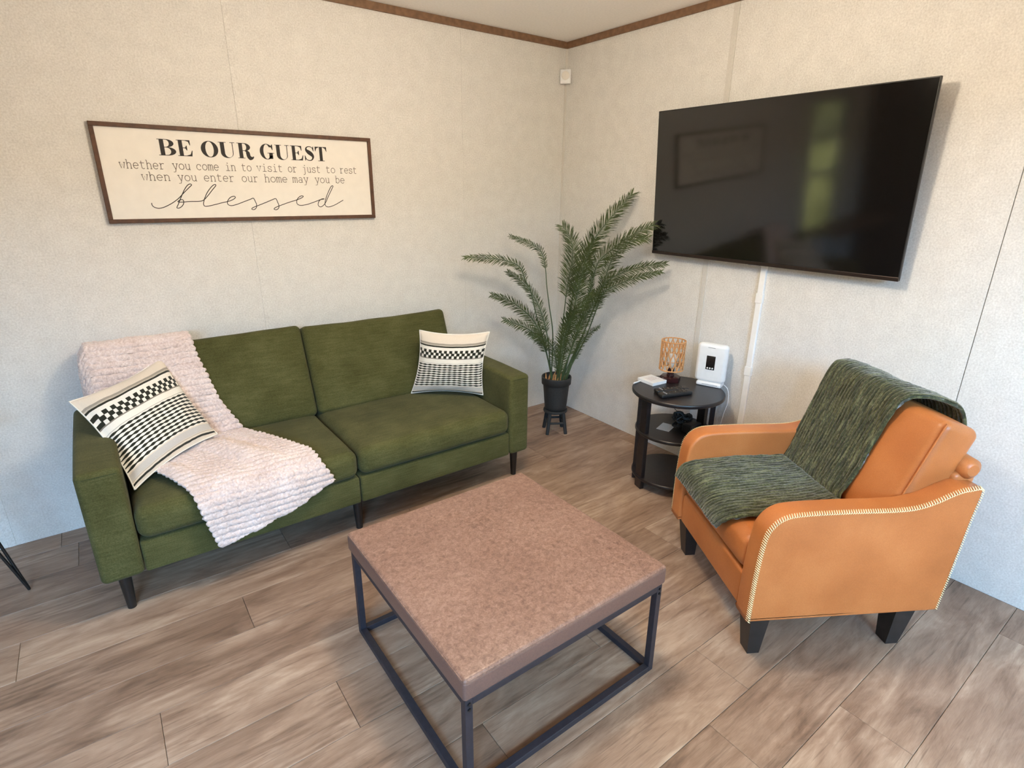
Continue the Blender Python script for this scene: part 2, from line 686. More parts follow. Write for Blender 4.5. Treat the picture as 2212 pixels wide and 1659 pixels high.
M_HUSK = plain('dry_husk', rgb(176, 130, 84), .8, nscale=70, amt=.3, bstr=.3)
M_SOIL = plain('soil', rgb(46, 34, 26), .95, nscale=120, amt=.5, bstr=.5)
M_CABLE = plain('black_cable', (.01, .01, .01, 1), .5)
M_WFRAME = plain('window_white', (.72, .72, .70, 1), .5, amt=.02)


def screen_mat():
    m, nt, b = new_mat('tv_screen', 0.13, 0.5, (.006, .005, .0045, 1))
    b.inputs['IOR'].default_value = 1.62
    c = coords(nt)
    nt.links.new((E(nz(nt, c, 40, 2)) * .03 + .07).s, b.inputs['Roughness'])
    return m


def glass_mat():
    m = bpy.data.materials.new('window_glass')
    m.use_nodes = True
    nt = m.node_tree
    nt.nodes.remove(nt.nodes['Principled BSDF'])
    t = nt.nodes.new('ShaderNodeBsdfTransparent')
    g = nt.nodes.new('ShaderNodeBsdfGlossy')
    g.inputs['Roughness'].default_value = .02
    mx = nt.nodes.new('ShaderNodeMixShader')
    mx.inputs[0].default_value = .05
    nt.links.new(t.outputs[0], mx.inputs[1])
    nt.links.new(g.outputs[0], mx.inputs[2])
    nt.links.new(mx.outputs[0], nt.nodes['Material Output'].inputs[0])
    return m


def glow_mat(name, color, strength):
    m, nt, b = new_mat(name, .5)
    b.inputs['Base Color'].default_value = color
    b.inputs['Emission Color'].default_value = color
    b.inputs['Emission Strength'].default_value = strength
    return m


def cloth_mat(name, c):
    m, nt, b = new_mat(name, .9, .1, c)
    b.inputs['Transmission Weight'].default_value = 0
    v = coords(nt, 'Object', (60, 60, 2))
    n = nz(nt, v, 1, 2)
    d = tuple(x * .85 for x in c[:3]) + (1,)
    nt.links.new(ramp(nt, n, [(.3, d), (.7, c)]), b.inputs['Base Color'])
    return m


M_SCREEN = screen_mat()
M_GLASS = glass_mat()
M_CURTAIN = cloth_mat('pink_curtain', rgb(214, 186, 190))
_nt = M_CURTAIN.node_tree
_tr = _nt.nodes.new('ShaderNodeBsdfTranslucent')
_tr.inputs[0].default_value = rgb(226, 190, 192)
_mx = _nt.nodes.new('ShaderNodeMixShader')
_mx.inputs[0].default_value = .55
_nt.links.new(_nt.nodes['Principled BSDF'].outputs[0], _mx.inputs[1])
_nt.links.new(_tr.outputs[0], _mx.inputs[2])
_nt.links.new(_mx.outputs[0], _nt.nodes['Material Output'].inputs[0])
M_DIFFUSER = glow_mat('lamp_diffuser', (1.0, .80, .55, 1), 4.0)

# ------------------------------------------------------------------ the room
RX0, RY0, CH = -6.0, -4.2, 2.422
T = 0.12

# floor: sub-floor plus single planks
mb = MB()
mb.box(RX0 - T, T, RY0 - T, T, -0.08, -0.009)
floor = obj('floor', mb, M_SUB, kind='structure')
PW = 0.2055
starts = {0: -2.29, 1: -1.477, 2: -1.985, 3: -1.21, 4: -1.425, 5: -2.55, -1: -2.772, -2: -1.95, -3: -2.45, -4: -1.62, -5: -2.2}
PLEN = 1.52
k = -8
while True:
    ya = -1.57 - PW * k
    yb = ya - PW
    if yb < RY0 - PW:
        break
    ya_, yb_ = min(ya, 0.0), max(yb, RY0)
    if ya_ - yb_ > 0.01:
        x = starts.get(k, -2.0 + 1.5 * random.random())
        while x < 0:
            x += PLEN
        while x > RX0:
            xa, xb = max(x - PLEN, RX0), min(x, 0)
            if xb - xa > .02:
                mb = MB()
                dz = random.uniform(-.0003, .0003)
                mb.rbox(xa + .0005, xb - .0005, yb_ + .0005, ya_ - .0005, -.009, dz, .0016, seg=1, n=(1, 1, 1), smooth=False)
                obj('plank', mb, M_PLANK, floor)
            x -= PLEN
    k += 1

# ceiling
mb = MB()
mb.box(RX0 - T, T, RY0 - T, T, CH, CH + .1)
ceiling = obj('ceiling', mb, M_CEIL, kind='structure')


def boxes_with_hole(mb, a0, a1, z0, z1, holes, put):
    """fill a rectangle a0..a1, z0..z1 around rectangular holes (non overlapping in a)"""
    a = a0
    for (h0, h1, hz0, hz1) in sorted(holes):
        if h0 > a:
            put(a, h0, z0, z1)
        if hz0 > z0:
            put(h0, h1, z0, hz0)
        if hz1 < z1:
            put(h0, h1, hz1, z1)
        a = h1
    if a < a1:
        put(a, a1, z0, z1)


W1 = (-4.12, -3.40, .55, 1.96)
# left wall (behind the sofa), in the plane y = 0
mb = MB()
boxes_with_hole(mb, RX0 - T, T, 0, CH, [W1], lambda a, b, c, d: mb.box(a, b, .010, .05, c, d))
wall_left = obj('wall_left', mb, M_WALL, kind='structure')
seams = [0, -.79, -2.0, -3.21, -4.42, -5.63, RX0]
for a, b in zip(seams, seams[1:]):
    mb = MB()
    hl = [W1] if b < W1[0] and a > W1[1] else []
    boxes_with_hole(mb, b + .0004, a - .0004, 0, CH, hl, lambda p, q, c, d: mb.box(p, q, 0, .010, c, d))
    obj('wall_panel', mb, M_WALL, wall_left)
for xs in (-2.0, -3.21, -4.42):
    mb = MB()
    z0 = 0 if xs != -4.42 else 0
    mb.cbox(xs - .014, xs + .014, -.0025, 0, 0, 2.385, .001)
    obj('batten', mb, M_WALL, wall_left)

# right wall (behind the television), in the plane x = 0
mb = MB()
mb.box(.010, T, RY0 - T, T, 0, CH)
wall_right = obj('wall_right', mb, M_WALL, kind='structure')
seams = [0, -1.205, -2.43, -3.65, RY0]
for a, b in zip(seams, seams[1:]):
    mb = MB()
    mb.box(0, .010, b + .0016, a - .0016, 0, CH)
    obj('wall_panel', mb, M_WALL, wall_right)
mb = MB()
mb.cbox(-.004, 0, -1.205 - .016, -1.205 + .016, 0, 2.385, .0015)
obj('batten', mb, M_BATTEN, wall_right)
mb = MB()
mb.prism([(0, 0), (-.011, 0), (-.008, -.008), (0, -.011)], 2, 0, 2.385)
obj('corner_bead', mb, M_BATTEN, wall_right)

# rear wall with the glass door and far wall with a window
D1 = (-2.10, -.40, .04, 2.08)
W2 = (-1.20, -.30, .90, 1.90)
W3 = (-4.70, -3.20, .85, 2.05)  # unseen rear-left opening, added to let the fill light in
mb = MB()
boxes_with_hole(mb, RX0 - T, T, 0, CH, [D1, W3], lambda a, b, c, d: mb.box(a, b, RY0 - T, RY0, c, d))
obj('wall_rear', mb, M_WALL, kind='structure')
mb = MB()
boxes_with_hole(mb, RY0 - T, T, 0, CH, [W2], lambda a, b, c, d: mb.box(RX0 - T, RX0, a, b, c, d))
obj('wall_far', mb, M_WALL, kind='structure')

# brown trim under the ceiling
for i, (a, b, c, d) in enumerate(((RX0, 0, -.012, 0), (-.012, 0, RY0, -.012), (RX0, 0, RY0, RY0 + .012), (RX0, RX0 + .012, RY0, 0)), 1):
    mb = MB()
    mb.cbox(a, b, c, d, 2.385, CH, .002)
    obj('trim_%d' % i, mb, M_TRIM, kind='structure')


def window(name, hole, axis, plane, inward, rails=(), stile=None):
    """frame bars, panes of glass in a hole of a wall; axis 0: hole runs along x"""
    a0, a1, z0, z1 = hole
    root = thing(name, None, None, (0, 0, 0), kind='structure')

    def bx(mb, a, b, c, d, d0, d1):
        p0, p1 = sorted((plane - inward * d0, plane - inward * d1))
        if axis == 0:
            mb.box(a, b, p0, p1, c, d)
        else:
            mb.box(p0, p1, a, b, c, d)
    fw = .045
    for q in ((a0, a0 + fw, z0, z1), (a1 - fw, a1, z0, z1), (a0 + fw, a1 - fw, z0, z0 + fw), (a0 + fw, a1 - fw, z1 - fw, z1)):
        mb = MB()
        bx(mb, *q, -.012, .05)
        obj('frame_bar', mb, M_WFRAME, root)
    for z in rails:
        mb = MB()
        bx(mb, a0 + fw, a1 - fw, z - .02, z + .02, .018, .045)
        obj('sash_rail', mb, M_WFRAME, root)
    cuts = [a0 + fw, a1 - fw]
    if stile:
        mb = MB()
        bx(mb, stile - .03, stile + .03, z0 + fw, z1 - fw, .018, .045)
        obj('sash_stile', mb, M_WFRAME, root)
        cuts = [a0 + fw, stile - .03, a1 - fw] if False else [a0 + fw, stile, a1 - fw]
    zs = [z0 + fw] + list(rails) + [z1 - fw]
    for ca, cb in zip(cuts, cuts[1:]):
        for za, zb in zip(zs, zs[1:]):
            mb = MB()
            bx(mb, ca, cb, za, zb, .028, .032)
            obj('pane', mb, M_GLASS, root)
    return root


window('door_1', D1, 0, RY0, 1, (), -1.25)
w1 = window('window_1', W1, 0, 0, -1, (1.25, 1.58))
window('window_2', W2, 1, RX0, 1, (1.4,))
window('added_window_3', W3, 0, RY0, 1, (), -3.95)  # unseen window added for the blue fill light
# raised blind at the top of window 1
bl = thing('window_blind', 'white slatted blind drawn half way over the window left of the sofa', 'blind', (-3.76, -.02, 1.60))
mb = MB()
mb.cbox(-4.08, -3.44, -.045, -.013, 1.925, 1.96, .003)
obj('head_rail', mb, M_WFRAME, bl)
for i in range(12):
    z = 1.905 - i * .026
    mb = MB()
    mb.prism([(-.040, z - .006), (-.016, z + .006), (-.016, z + .008), (-.040, z - .004)], 0, -4.07, -3.45)
    obj('slat', mb, M_WFRAME, bl)
# pink curtains at the far window
for nm, ya, yb, lab in (('curtain', -.42, -.18, 'pink curtain hanging at the far window, panel nearest the sofa wall'), ('curtain', -1.34, -1.08, 'pink curtain hanging at the far window, panel away from the sofa wall')):
    mb = MB()
    g = [[(RX0 + .05 + .018 * math.sin(j * 1.1), ya + (yb - ya) * j / 28, .7 + 1.35 * i / 6) for j in range(29)] for i in range(7)]
    mb.grid(g)
    o = obj(nm, mb, M_CURTAIN, label=lab, cat='curtain', group='curtains at the far window')
    md = o.modifiers.new('cloth', 'SOLIDIFY')
    md.thickness = .004
# ceiling lamp above the viewer
for lx, ly, lab in ((-3.6, -2.4, 'round flush ceiling light with a glowing warm dome, farther from the television'), (-1.68, -1.78, 'round flush ceiling light with a glowing warm dome, nearer the television wall')):
    cl = thing('ceiling_light', lab, 'light', (lx, ly, 2.30), group='flush ceiling lights')
    mb = MB()
    mb.lathe([(.17, CH - .001), (.17, CH - .03), (.16, CH - .035)], 32, (lx, ly))
    obj('base', mb, M_WHITEP, cl)
    mb = MB()
    mb.lathe([(.155, CH - .036), (.15, CH - .06), (.11, CH - .09), (.05, CH - .105), (.001, CH - .108)], 32, (lx, ly), cap=False)
    obj('diffuser', mb, M_DIFFUSER, cl)

# ------------------------------------------------------------------ sofa
sofa = thing('sofa', 'olive green corduroy sofa with split back, black tapered legs', 'sofa', (-1.8975, -.45, 0))
SPL = -1.888


def soft(amp=.004, sc=3.0, seed=0.0):
    def fn(p, q):
        n = noise.noise(Vector((p.x * sc + seed, p.y * sc, p.z * sc)))
        return p + Vector((0, 0, amp * n))
    return fn


for i, (xa, xb) in enumerate(((-2.733, SPL - .002), (SPL + .002, -1.052))):
    mb = MB()
    mb.rbox(xa, xb, -.846, -.10, .175, .306, .012, 3, (8, 4, 2))
    obj('base', mb, M_FAB, sofa)

    def seatfn(p, q, i=i):
        cr = max(0, 1 - q.x ** 4) * max(0, 1 - q.y ** 4)
        d = Vector((0, 0, 0))
        if q.z > 0:
            d.z += .012 * cr * q.z
        if q.y < -.6:
            d.y -= .010 * max(0, 1 - q.x ** 4) * (1 - q.z ** 2)
        d.z += .004 * noise.noise(Vector((p.x * 5 + i * 9, p.y * 5, 0)))
        return p + d
    mb = MB()
    mb.rbox(xa + .001, xb - .001, -.858, -.22, .308, .437 + (0, .002)[i], .042, 5, (16, 12, 3), seatfn)
    obj('seat_cushion', mb, M_FAB, sofa)
    # back cushion, leaning
    A = math.radians(19.2 + (0, .8)[i])
    ca, sa = math.cos(A), math.sin(A)

    def backfn(p, q, i=i):
        cr = max(0, 1 - q.x ** 4) * max(0, 1 - q.z ** 4)
        dd = -.012 * cr if q.y < 0 else 0
        dd += .003 * noise.noise(Vector((p.x * 5 + i * 4, p.z * 5, 3)))
        dz = -.006 * (1 - q.x ** 2) * max(0, q.z) + .003 * noise.noise(Vector((p.x * 7, 2, i)))
        x, d, h = p.x, p.y + dd, p.z + dz
        return Vector((x, -.335 + h * sa + d * ca, .44 + h * ca - d * sa))
    mb = MB()
    mb.rbox(xa - .0, xb, 0, .128, 0, .472 - (0, .010)[i], .028, 4, (16, 3, 12), backfn)
    obj('back_cushion', mb, M_FAB, sofa)
for xa, xb in ((-2.87, -2.7345), (-1.050, -.926)):
    def armfn(p, q):
        s = .006 * max(0, 1 - q.y ** 2) * max(0, q.z)
        return p + Vector((0, 0, s + .002 * noise.noise(p * 6)))
    mb = MB()
    mb.rbox(xa, xb, -.852, -.10, .175, .620, .022, 4, (4, 10, 8), armfn)
    o = obj('arm', mb, M_FAB, sofa)
    mb = MB()
    ys = -.8525
    mb.tube([(xa + .012, -.853, .604), ((xa + xb) / 2, -.8545, .605), (xb - .012, -.853, .604)], .0016, 6)
    obj('seam', mb, M_FAB, o)
for x in (-2.805, -1.885, -.965):
    for y in (-.765, -.14):
        mb = MB()
        mb.tube([(x, y, .178), (x, y, 0)], [.024, .015], 16)
        obj('leg', mb, M_BLACKLEG, sofa)

# ------------------------------------------------------------------ pink blanket on the sofa
prof = Path([(-.022, .66), (-.026, .78), (-.040, .860), (-.085, .885), (-.14, .900), (-.178, .905), (-.206, .882), (-.27, .70), (-.345, .486), (-.385, .462), (-.55, .468), (-.78, .466), (-.848, .448), (-.882, .405), (-.886, .34), (-.886, .16)], 10)
sR = [(prof.near(a), x) for a, x in (((-.022, .66), -2.42), ((-.178, .905), -2.395), ((-.235, .80), -2.376), ((-.30, .612), -2.329), ((-.34, .50), -2.275), ((-.45, .464), -2.215), ((-.583, .466), -2.150), ((-.756, .466), -2.078), ((-.86, .44), -2.064), ((-.886, .357), -2.022))]
sL = [(prof.near(a), x) for a, x in (((-.022, .66), -2.95), ((-.178, .905), -2.99), ((-.25, .76), -2.95), ((-.30, .612), -2.84), ((-.345, .486), -2.72), ((-.48, .466), -2.70), ((-.651, .466), -2.62), ((-.80, .466), -2.555), ((-.86, .44), -2.535), ((-.886, .34), -2.512), ((-.886, .206), -2.478))]
zend = [(-2.50, .205), (-2.337, .235), (-2.185, .278), (-2.022, .357)]
NI, NJ = 400, 96
g, uvs = [], []
RIB = .026
for i in range(NI + 1):
    row, ur = [], []
    for j in range(NJ + 1):
        w = j / NJ
        # hem depends on where along the width
        xe = -2.022 + (-2.478 + 2.022) * w
        S = prof.near((-.886, .34)) + (.34 - interp(zend, xe))
        s = S * i / NI
        xr, xl = interp(sR, s), interp(sL, s)
        edge = .009 * abs(math.sin(math.pi * s / RIB))
        xr += edge
        xl -= edge
        x = xr + (xl - xr) * w
        p = prof.at(s)
        t = prof.tan(s)
        nrm = Vector((t.y, -t.x))
        if nrm.y < 0 and abs(t.x) > .5:
            nrm = -nrm
        nrm = Vector((t.y, -t.x)) * 1.0
        # travelling from the wall to the front: outward normal lies to the right of travel
        nrm = Vector((t.y, -t.x))
        if p.x > -.2 and p.y < .88 and t.y > 0:
            nrm = Vector((t.y, -t.x))
        rib = abs(math.sin(math.pi * (s + .004 * noise.noise(Vector((x * 8, s * 3, 0)))) / RIB))
        nub = abs(math.sin(math.pi * (x / .0165 + 1.3 * noise.noise(Vector((x * 16, s * 16, 4))))))
        h = .0075 * rib ** .7 * (.5 + .5 * nub) + .006 * noise.noise(Vector((x * 9, s * 9, 1))) + .005 * noise.noise(Vector((x * 90, s * 90, 2)))
        y, z = p.x, p.y
        # gentle folds on the seat
        if -.84 < y < -.40:
            h += .024 * max(0, math.sin((x * 1.0 + y * .55) * 21 + 1.2)) * min(1, (y + .84) * 8) * min(1, (-.40 - y) * 8) * (1 - abs(2 * w - 1) ** 4)
        side = nrm
        if side.x * -1 + side.y < 0:
            side = -side
        if y > -.06:
            side = Vector((0.3, 1)).normalized() if z > .86 else Vector((-.2, 0))
        y += side.x * h
        z += side.y * h
        # the end that hangs over the sofa's left end
        if x < -2.74 and z > .5 and y > -.42:
            e = -2.74 - x
            drop = max(0, e - .03) * .95
            x = -2.74 - .060 * (1 - math.exp(-e / .045)) - h * min(1, e * 12)
            z = max(z - drop, .640 + .02 * w)
        row.append((x, y, z))
        ur.append((w, s))
    g.append(row)
    uvs.append(ur)
mb = MB()
mb.grid(g, uvs)
o = obj('throw_blanket', mb, M_PINK, label='fluffy pale pink throw blanket draped over the left half of the green sofa', cat='blanket')
md = o.modifiers.new('pile', 'SOLIDIFY')
md.thickness = .012
md.offset = 0


# ------------------------------------------------------------------ pillows
def pillow(label, BL, BR, TL, TR, tf, tb, seed):
    BL, BR, TL, TR = map(Vector, (BL, BR, TL, TR))
    n = ((BR - BL).cross(TL - BL)).normalized()
    N = 44
    mb = MB()

    def pt(a, b, sgn, th):
        a2 = a * (1 - .11 * (1 - b * b)) if abs(a) > 0 else a
        b2 = b * (1 - .11 * (1 - a * a))
        U, V = (a2 + 1) / 2, (b2 + 1) / 2
        p = (BL * (1 - U) + BR * U) * (1 - V) + (TL * (1 - U) + TR * U) * V
        k = (max(0, 1 - a * a) * max(0, 1 - b * b)) ** .42
        w = .010 * noise.noise(Vector((a * 2.4 + seed, b * 2.4, sgn))) * k
        # pinched wrinkles towards the corners
        w += .006 * math.sin((a - b) * 9 + seed) * k * max(0, abs(a * b)) 
        return p + n * (sgn * (th * k) + w)
    for sgn, th in ((1, tf), (-1, tb)):
        g = [[pt(-1 + 2 * j / N, -1 + 2 * i / N, sgn, th) for j in range(N + 1)] for i in range(N + 1)]
        uv = [[(j / N, i / N) for j in range(N + 1)] for i in range(N + 1)]
        mb.grid(g, uv)
    root = obj('throw_pillow', mb, M_PILLOW, label=label, cat='pillow', group='woven striped pillows on the sofa')
    m2 = root.modifiers.new('weld', 'WELD')
    m2.merge_threshold = .0005
    # piped seam round the edge
    sm = MB()
    ring = [pt(-1 + 2 * k / N, -1, 0, 0) for k in range(N)] + [pt(1, -1 + 2 * k / N, 0, 0) for k in range(N)] + [pt(1 - 2 * k / N, 1, 0, 0) for k in range(N)] + [pt(-1, 1 - 2 * k / N, 0, 0) for k in range(N)] + [pt(-1, -1, 0, 0)]
    sm.tube(ring, .0028, 6)
    obj('edge_seam', sm, M_BOARD, root)
    return root


pillow('cream and black woven pillow tilted over the left sofa arm, on the pink blanket', (-2.711, -.722, .462), (-2.372, -.425, .492), (-2.852, -.418, .752), (-2.514, -.205, .822), .075, .035, 1.3)
pillow('cream and black woven pillow upright in the right corner of the green sofa', (-1.374, -.345, .452), (-1.058, -.600, .452), (-1.312, -.362, .812), (-1.018, -.610, .812), .070, .045, 5.1)

# ------------------------------------------------------------------ ottoman
ott = thing('ottoman_table', 'square brown leather topped ottoman on a black metal cube frame', 'ottoman', (-1.7675, -1.7725, 0))
OX0, OX1, OY0, OY1 = -2.150, -1.396, -2.158, -1.396


def ottfn(p, q):
    c = .004 * max(0, 1 - q.x ** 4) * max(0, 1 - q.y ** 4) if q.z > 0 else 0
    return p + Vector((0, 0, c))


mb = MB()
mb.rbox(OX0, OX1, OY0, OY1, .354, .424, .010, 4, (10, 10, 2), ottfn)
top = obj('cushion_top', mb, M_SUEDE, ott)
sm = MB()
e = .0045
zc = .4185
sm.tube([(OX0 + .012, OY0 + .0012, zc), (OX1 - .012, OY0 + .0012, zc)], .0018, 6)
sm.tube([(OX0 + .0012, OY0 + .012, zc), (OX0 + .0012, OY1 - .012, zc)], .0018, 6)
sm.tube([(OX1 - .0012, OY0 + .012, zc), (OX1 - .0012, OY1 - .012, zc)], .0018, 6)
sm.tube([(OX0 + .012, OY1 - .0012, zc), (OX1 - .012, OY1 - .0012, zc)], .0018, 6)
obj('edge_seam', sm, M_SUEDE, top)
band_ = MB()  # cushion leather again without mottling, side shade put into a darker colour
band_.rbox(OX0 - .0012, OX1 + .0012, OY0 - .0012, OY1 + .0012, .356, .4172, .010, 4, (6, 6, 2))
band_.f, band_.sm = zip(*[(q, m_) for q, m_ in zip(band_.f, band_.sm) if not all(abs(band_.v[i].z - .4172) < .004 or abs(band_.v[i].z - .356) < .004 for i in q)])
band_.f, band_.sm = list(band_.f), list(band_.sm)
obj('shaded_side_band', band_, plain('brown_plain_leather_shaded', rgb(116, 90, 82), .42, .5, nscale=260, amt=.10), ott, label='plain brown side band, darkened to show shade')
FX0, FX1, FY0, FY1, TB = OX0 + .006, OX1 - .006, OY0 + .006, OY1 - .006, .022
for x in (FX0, FX1 - TB):
    for y in (FY0, FY1 - TB):
        mb = MB()
        mb.cbox(x, x + TB, y, y + TB, 0, .352, .0015)
        lg = obj('leg', mb, M_STEEL, ott)
        if y < -2:
            for z in (.338, .320):
                b2 = MB()
                b2.tube([(x + TB / 2, y - .0035, z), (x + TB / 2, y + .001, z)], .0048, 10)
                obj('bolt', b2, M_BOLT, lg)
for z0 in (0, .330):
    for y in (FY0, FY1 - TB):
        mb = MB()
        mb.cbox(FX0 + TB, FX1 - TB, y, y + TB, z0, z0 + TB, .0015)
        obj('rail', mb, M_STEEL, ott)
    for x in (FX0, FX1 - TB):
        mb = MB()
        mb.cbox(x, x + TB, FY0 + TB, FY1 - TB, z0, z0 + TB, .0015)
        obj('rail', mb, M_STEEL, ott)

# ------------------------------------------------------------------ armchair
CH_LOC, CH_ROT = (-.666, -2.195, 0), math.radians(-121)
chair = thing('armchair', 'caramel leather armchair with cream whipstitched arms and black block legs', 'armchair', CH_LOC, CH_ROT)
arm_out = [(-.347, .178), (-.347, .36), (-.338, .50), (-.318, .552), (-.280, .582), (-.22, .592), (-.08, .594), (.08, .592), (.155, .597), (.215, .615), (.27, .641), (.315, .655), (.372, .653)]
arm_pts = [(p.x, p.y) for p in catmull([(a, b, 0) for a, b in arm_out], 6)]
arm_pts = arm_pts[:-5] + arm_pts[-1:]
arm_poly = arm_pts + [(.364, .55), (.352, .36), (.338, .178)]


def arm_mesh(xa, xb):
    """profile extruded sideways with rounded rims"""
    mb = MB()
    P = [Vector((a, b)) for a, b in arm_poly]
    n = len(P)
    cen = Vector((0, .40))
    nor = []
    for i in range(n):
        t = (P[(i + 1) % n] - P[i - 1]).normalized()
        q = Vector((-t.y, t.x))
        if q.dot(P[i] - cen) < 0:
            q = -q
        nor.append(q)
    R = .011
    rings = []
    segs = 5
    prof_ = []
    for k in range(segs + 1):
        a = math.pi / 2 * k / segs
        prof_.append((xa + R * (1 - math.sin(a)), R * (1 - math.cos(a))))
    prof_ = prof_[::-1]
    prof_ = [(xa, R + .005), (xa, R)] + [(xa + R * (1 - math.cos(math.pi / 2 * k / segs)), R * (1 - math.sin(math.pi / 2 * k / segs))) for k in range(1, segs + 1)]
    prof_ += [(xb - R * (1 - math.cos(math.pi / 2 * k / segs)), R * (1 - math.sin(math.pi / 2 * k / segs))) for k in range(segs, 0, -1)] + [(xb, R), (xb, R + .005)]
    for (x, ins) in prof_:
        rings.append([(x, P[i].x - nor[i].x * ins, P[i].y - nor[i].y * ins) for i in range(n)])
    vs = [p for r in rings for p in r]
    fs = []
    for a in range(len(rings) - 1):
        for i in range(n):
            j = (i + 1) % n
            fs.append((a * n + i, a * n + j, (a + 1) * n + j, (a + 1) * n + i))
    m = (len(rings) - 1) * n
    fs += [list(range(n))[::-1], list(range(m, m + n))]
    mb.add(vs, fs, True)
    for k in (-1, -2):
        mb.sm[k] = False
    return mb


def stitches(xs, sgn):
    """whipstitch rope along the outer rim of an arm"""
    mb = MB()
    rim = Path([(a, b) for a, b in arm_poly], 3)
    L = rim.L
    pitch_ = .0082
    n = int(L / pitch_)
    for i in range(n):
        s = pitch_ * (i + .5)
        p = rim.at(s)
        t = rim.tan(s)
        nn = Vector((-t.y, t.x))
        if nn.dot(p - Vector((0, .40))) < 0:
            nn = -nn
        a = p - nn * .0095 - t * .0035
        b = p + nn * .0008 + t * .004
        mid = (a + b) / 2
        mb.tube([(xs + sgn * .0006, a.x, a.y), (xs + sgn * .0024, mid.x, mid.y), (xs - sgn * .010, b.x, b.y)], [.0012, .0021, .0011], 5)
    return mb


for (xa, xb, xo, sg_) in ((.266, .350, .350, 1), (-.350, -.266, -.350, -1)):
    o = obj('arm', arm_mesh(xa, xb), M_LEATHER, chair, local=True)
    obj('whipstitch', stitches(xo, sg_), M_STITCH, o, local=True, label='cream thread', kind='stuff')
mb = MB()
mb.rbox(-.265, .265, -.338, .30, .178, .312, .014, 4, (6, 4, 2))
obj('seat_rail', mb, M_LEATHER, chair, local=True)


def cseat(p, q):
    cr = max(0, 1 - q.x ** 4) * max(0, 1 - q.y ** 4)
    d = Vector((0, 0, .012 * cr)) if q.z > 0 else Vector()
    if q.y < -.6:
        d.y -= .012 * (1 - q.z ** 2)
    return p + d


mb = MB()
mb.rbox(-.263, .263, -.335, .16, .314, .448, .035, 5, (10, 10, 4), cseat)
obj('seat_cushion', mb, M_LEATHER, chair, local=True)
# back cushion: front face from (.115,.46) to (.255,.86)
A = math.atan2(.14, .40)
ca, sa = math.cos(A), math.sin(A)
BC = {}


def cback(p, q):
    cr = max(0, 1 - q.x ** 4) * max(0, 1 - q.z ** 4)
    d = p.y - (.020 * cr if q.y < 0 else 0)
    h = p.z + .006 * math.cos(q.x * 1.4) * max(0, q.z)
    x = p.x
    return Vector((x, .115 + h * sa + d * ca, .455 + h * ca - d * sa))


mb = MB()
mb.rbox(-.280, .276, 0, .145, 0, .428, .030, 5, (12, 4, 12), cback)
bc = obj('back_cushion', mb, M_LEATHER, chair, local=True)
for x in (-.279, .275):
    mb = MB()
    mb.tube([cback(Vector((x * .985, .006, h)), Vector((x / .28, -1, 0))) + Vector((0, .0, 0)) for h in (.02, .1, .2, .3, .4, .418)], .0035, 8)
    obj('welt', mb, M_LEATHER, bc, local=True)
# rear frame with a rolled top
mb = MB()
mb.rbox(-.290, .290, .262, .348, .178, .68, .020, 4, (6, 2, 6), lambda p, q: p + Vector((0, .055 * (p.z - .178) / .5, 0)))
obj('back_frame', mb, M_LEATHER, chair, local=True)
mb = MB()
pts = [(-.300, .368, .692), (-.290, .368, .692), (-.2, .368, .694), (.2, .368, .694), (.290, .368, .692), (.300, .368, .692)]
mb.tube(pts, [.020, .036, .040, .040, .036, .020], 18)
obj('top_roll', mb, M_LEATHER, chair, local=True)
for sx in (-1, 1):
    for (ya, yb, dy) in ((-.318, -.248, .026), (.215, .290, -.01)):
        mb = MB()
        x0, x1 = .245 * sx, .325 * sx
        x0, x1 = min(x0, x1), max(x0, x1)
        tp = [(x0, ya), (x1, ya), (x1, yb), (x0, yb)]
        cx, cy = (x0 + x1) / 2 + sx * -.004, (ya + yb) / 2 + dy * .3
        bt = [(cx + (a - (x0 + x1) / 2) * .62, cy + (b - (ya + yb) / 2) * .62) for a, b in tp]
        vs = [(a, b, 0) for a, b in bt] + [(a, b, .180) for a, b in tp]
        mb.add(vs, [(3, 2, 1, 0), (4, 5, 6, 7), (0, 1, 5, 4), (1, 2, 6, 5), (2, 3, 7, 6), (3, 0, 4, 7)], False)
        obj('leg', mb, M_CHAIRLEG, chair, local=True)

# ------------------------------------------------------------------ green throw on the armchair
cM = XF[chair]
tp = Path([(.455, .60), (.440, .74), (.412, .835), (.375, .866), (.315, .888), (.258, .893), (.226, .868), (.185, .745), (.105, .495), (.070, .474), (-.05, .474), (-.24, .472), (-.325, .458), (-.357, .425), (-.366, .390)], 10)
tR = [(tp.near(a), x) for a, x in (((.455, .60), .175), ((.375, .866), .165), ((.258, .893), .150), ((.226, .868), .120), ((.20, .80), .104), ((.175, .70), .100), ((.14, .60), .102), ((.105, .495), .088), ((.05, .474), .115), ((-.05, .474), .150), ((-.24, .472), .172), ((-.325, .458), .160), ((-.366, .39), .105))]
tL = [(tp.near(a), x) for a, x in (((.455, .60), -.275), ((.258, .893), -.268), ((.185, .745), -.275), ((.105, .495), -.276), ((-.24, .472), -.262), ((-.325, .458), -.272), ((-.366, .39), -.285))]
NI, NJ = 230, 300
g, uvs = [], []
NR = 25
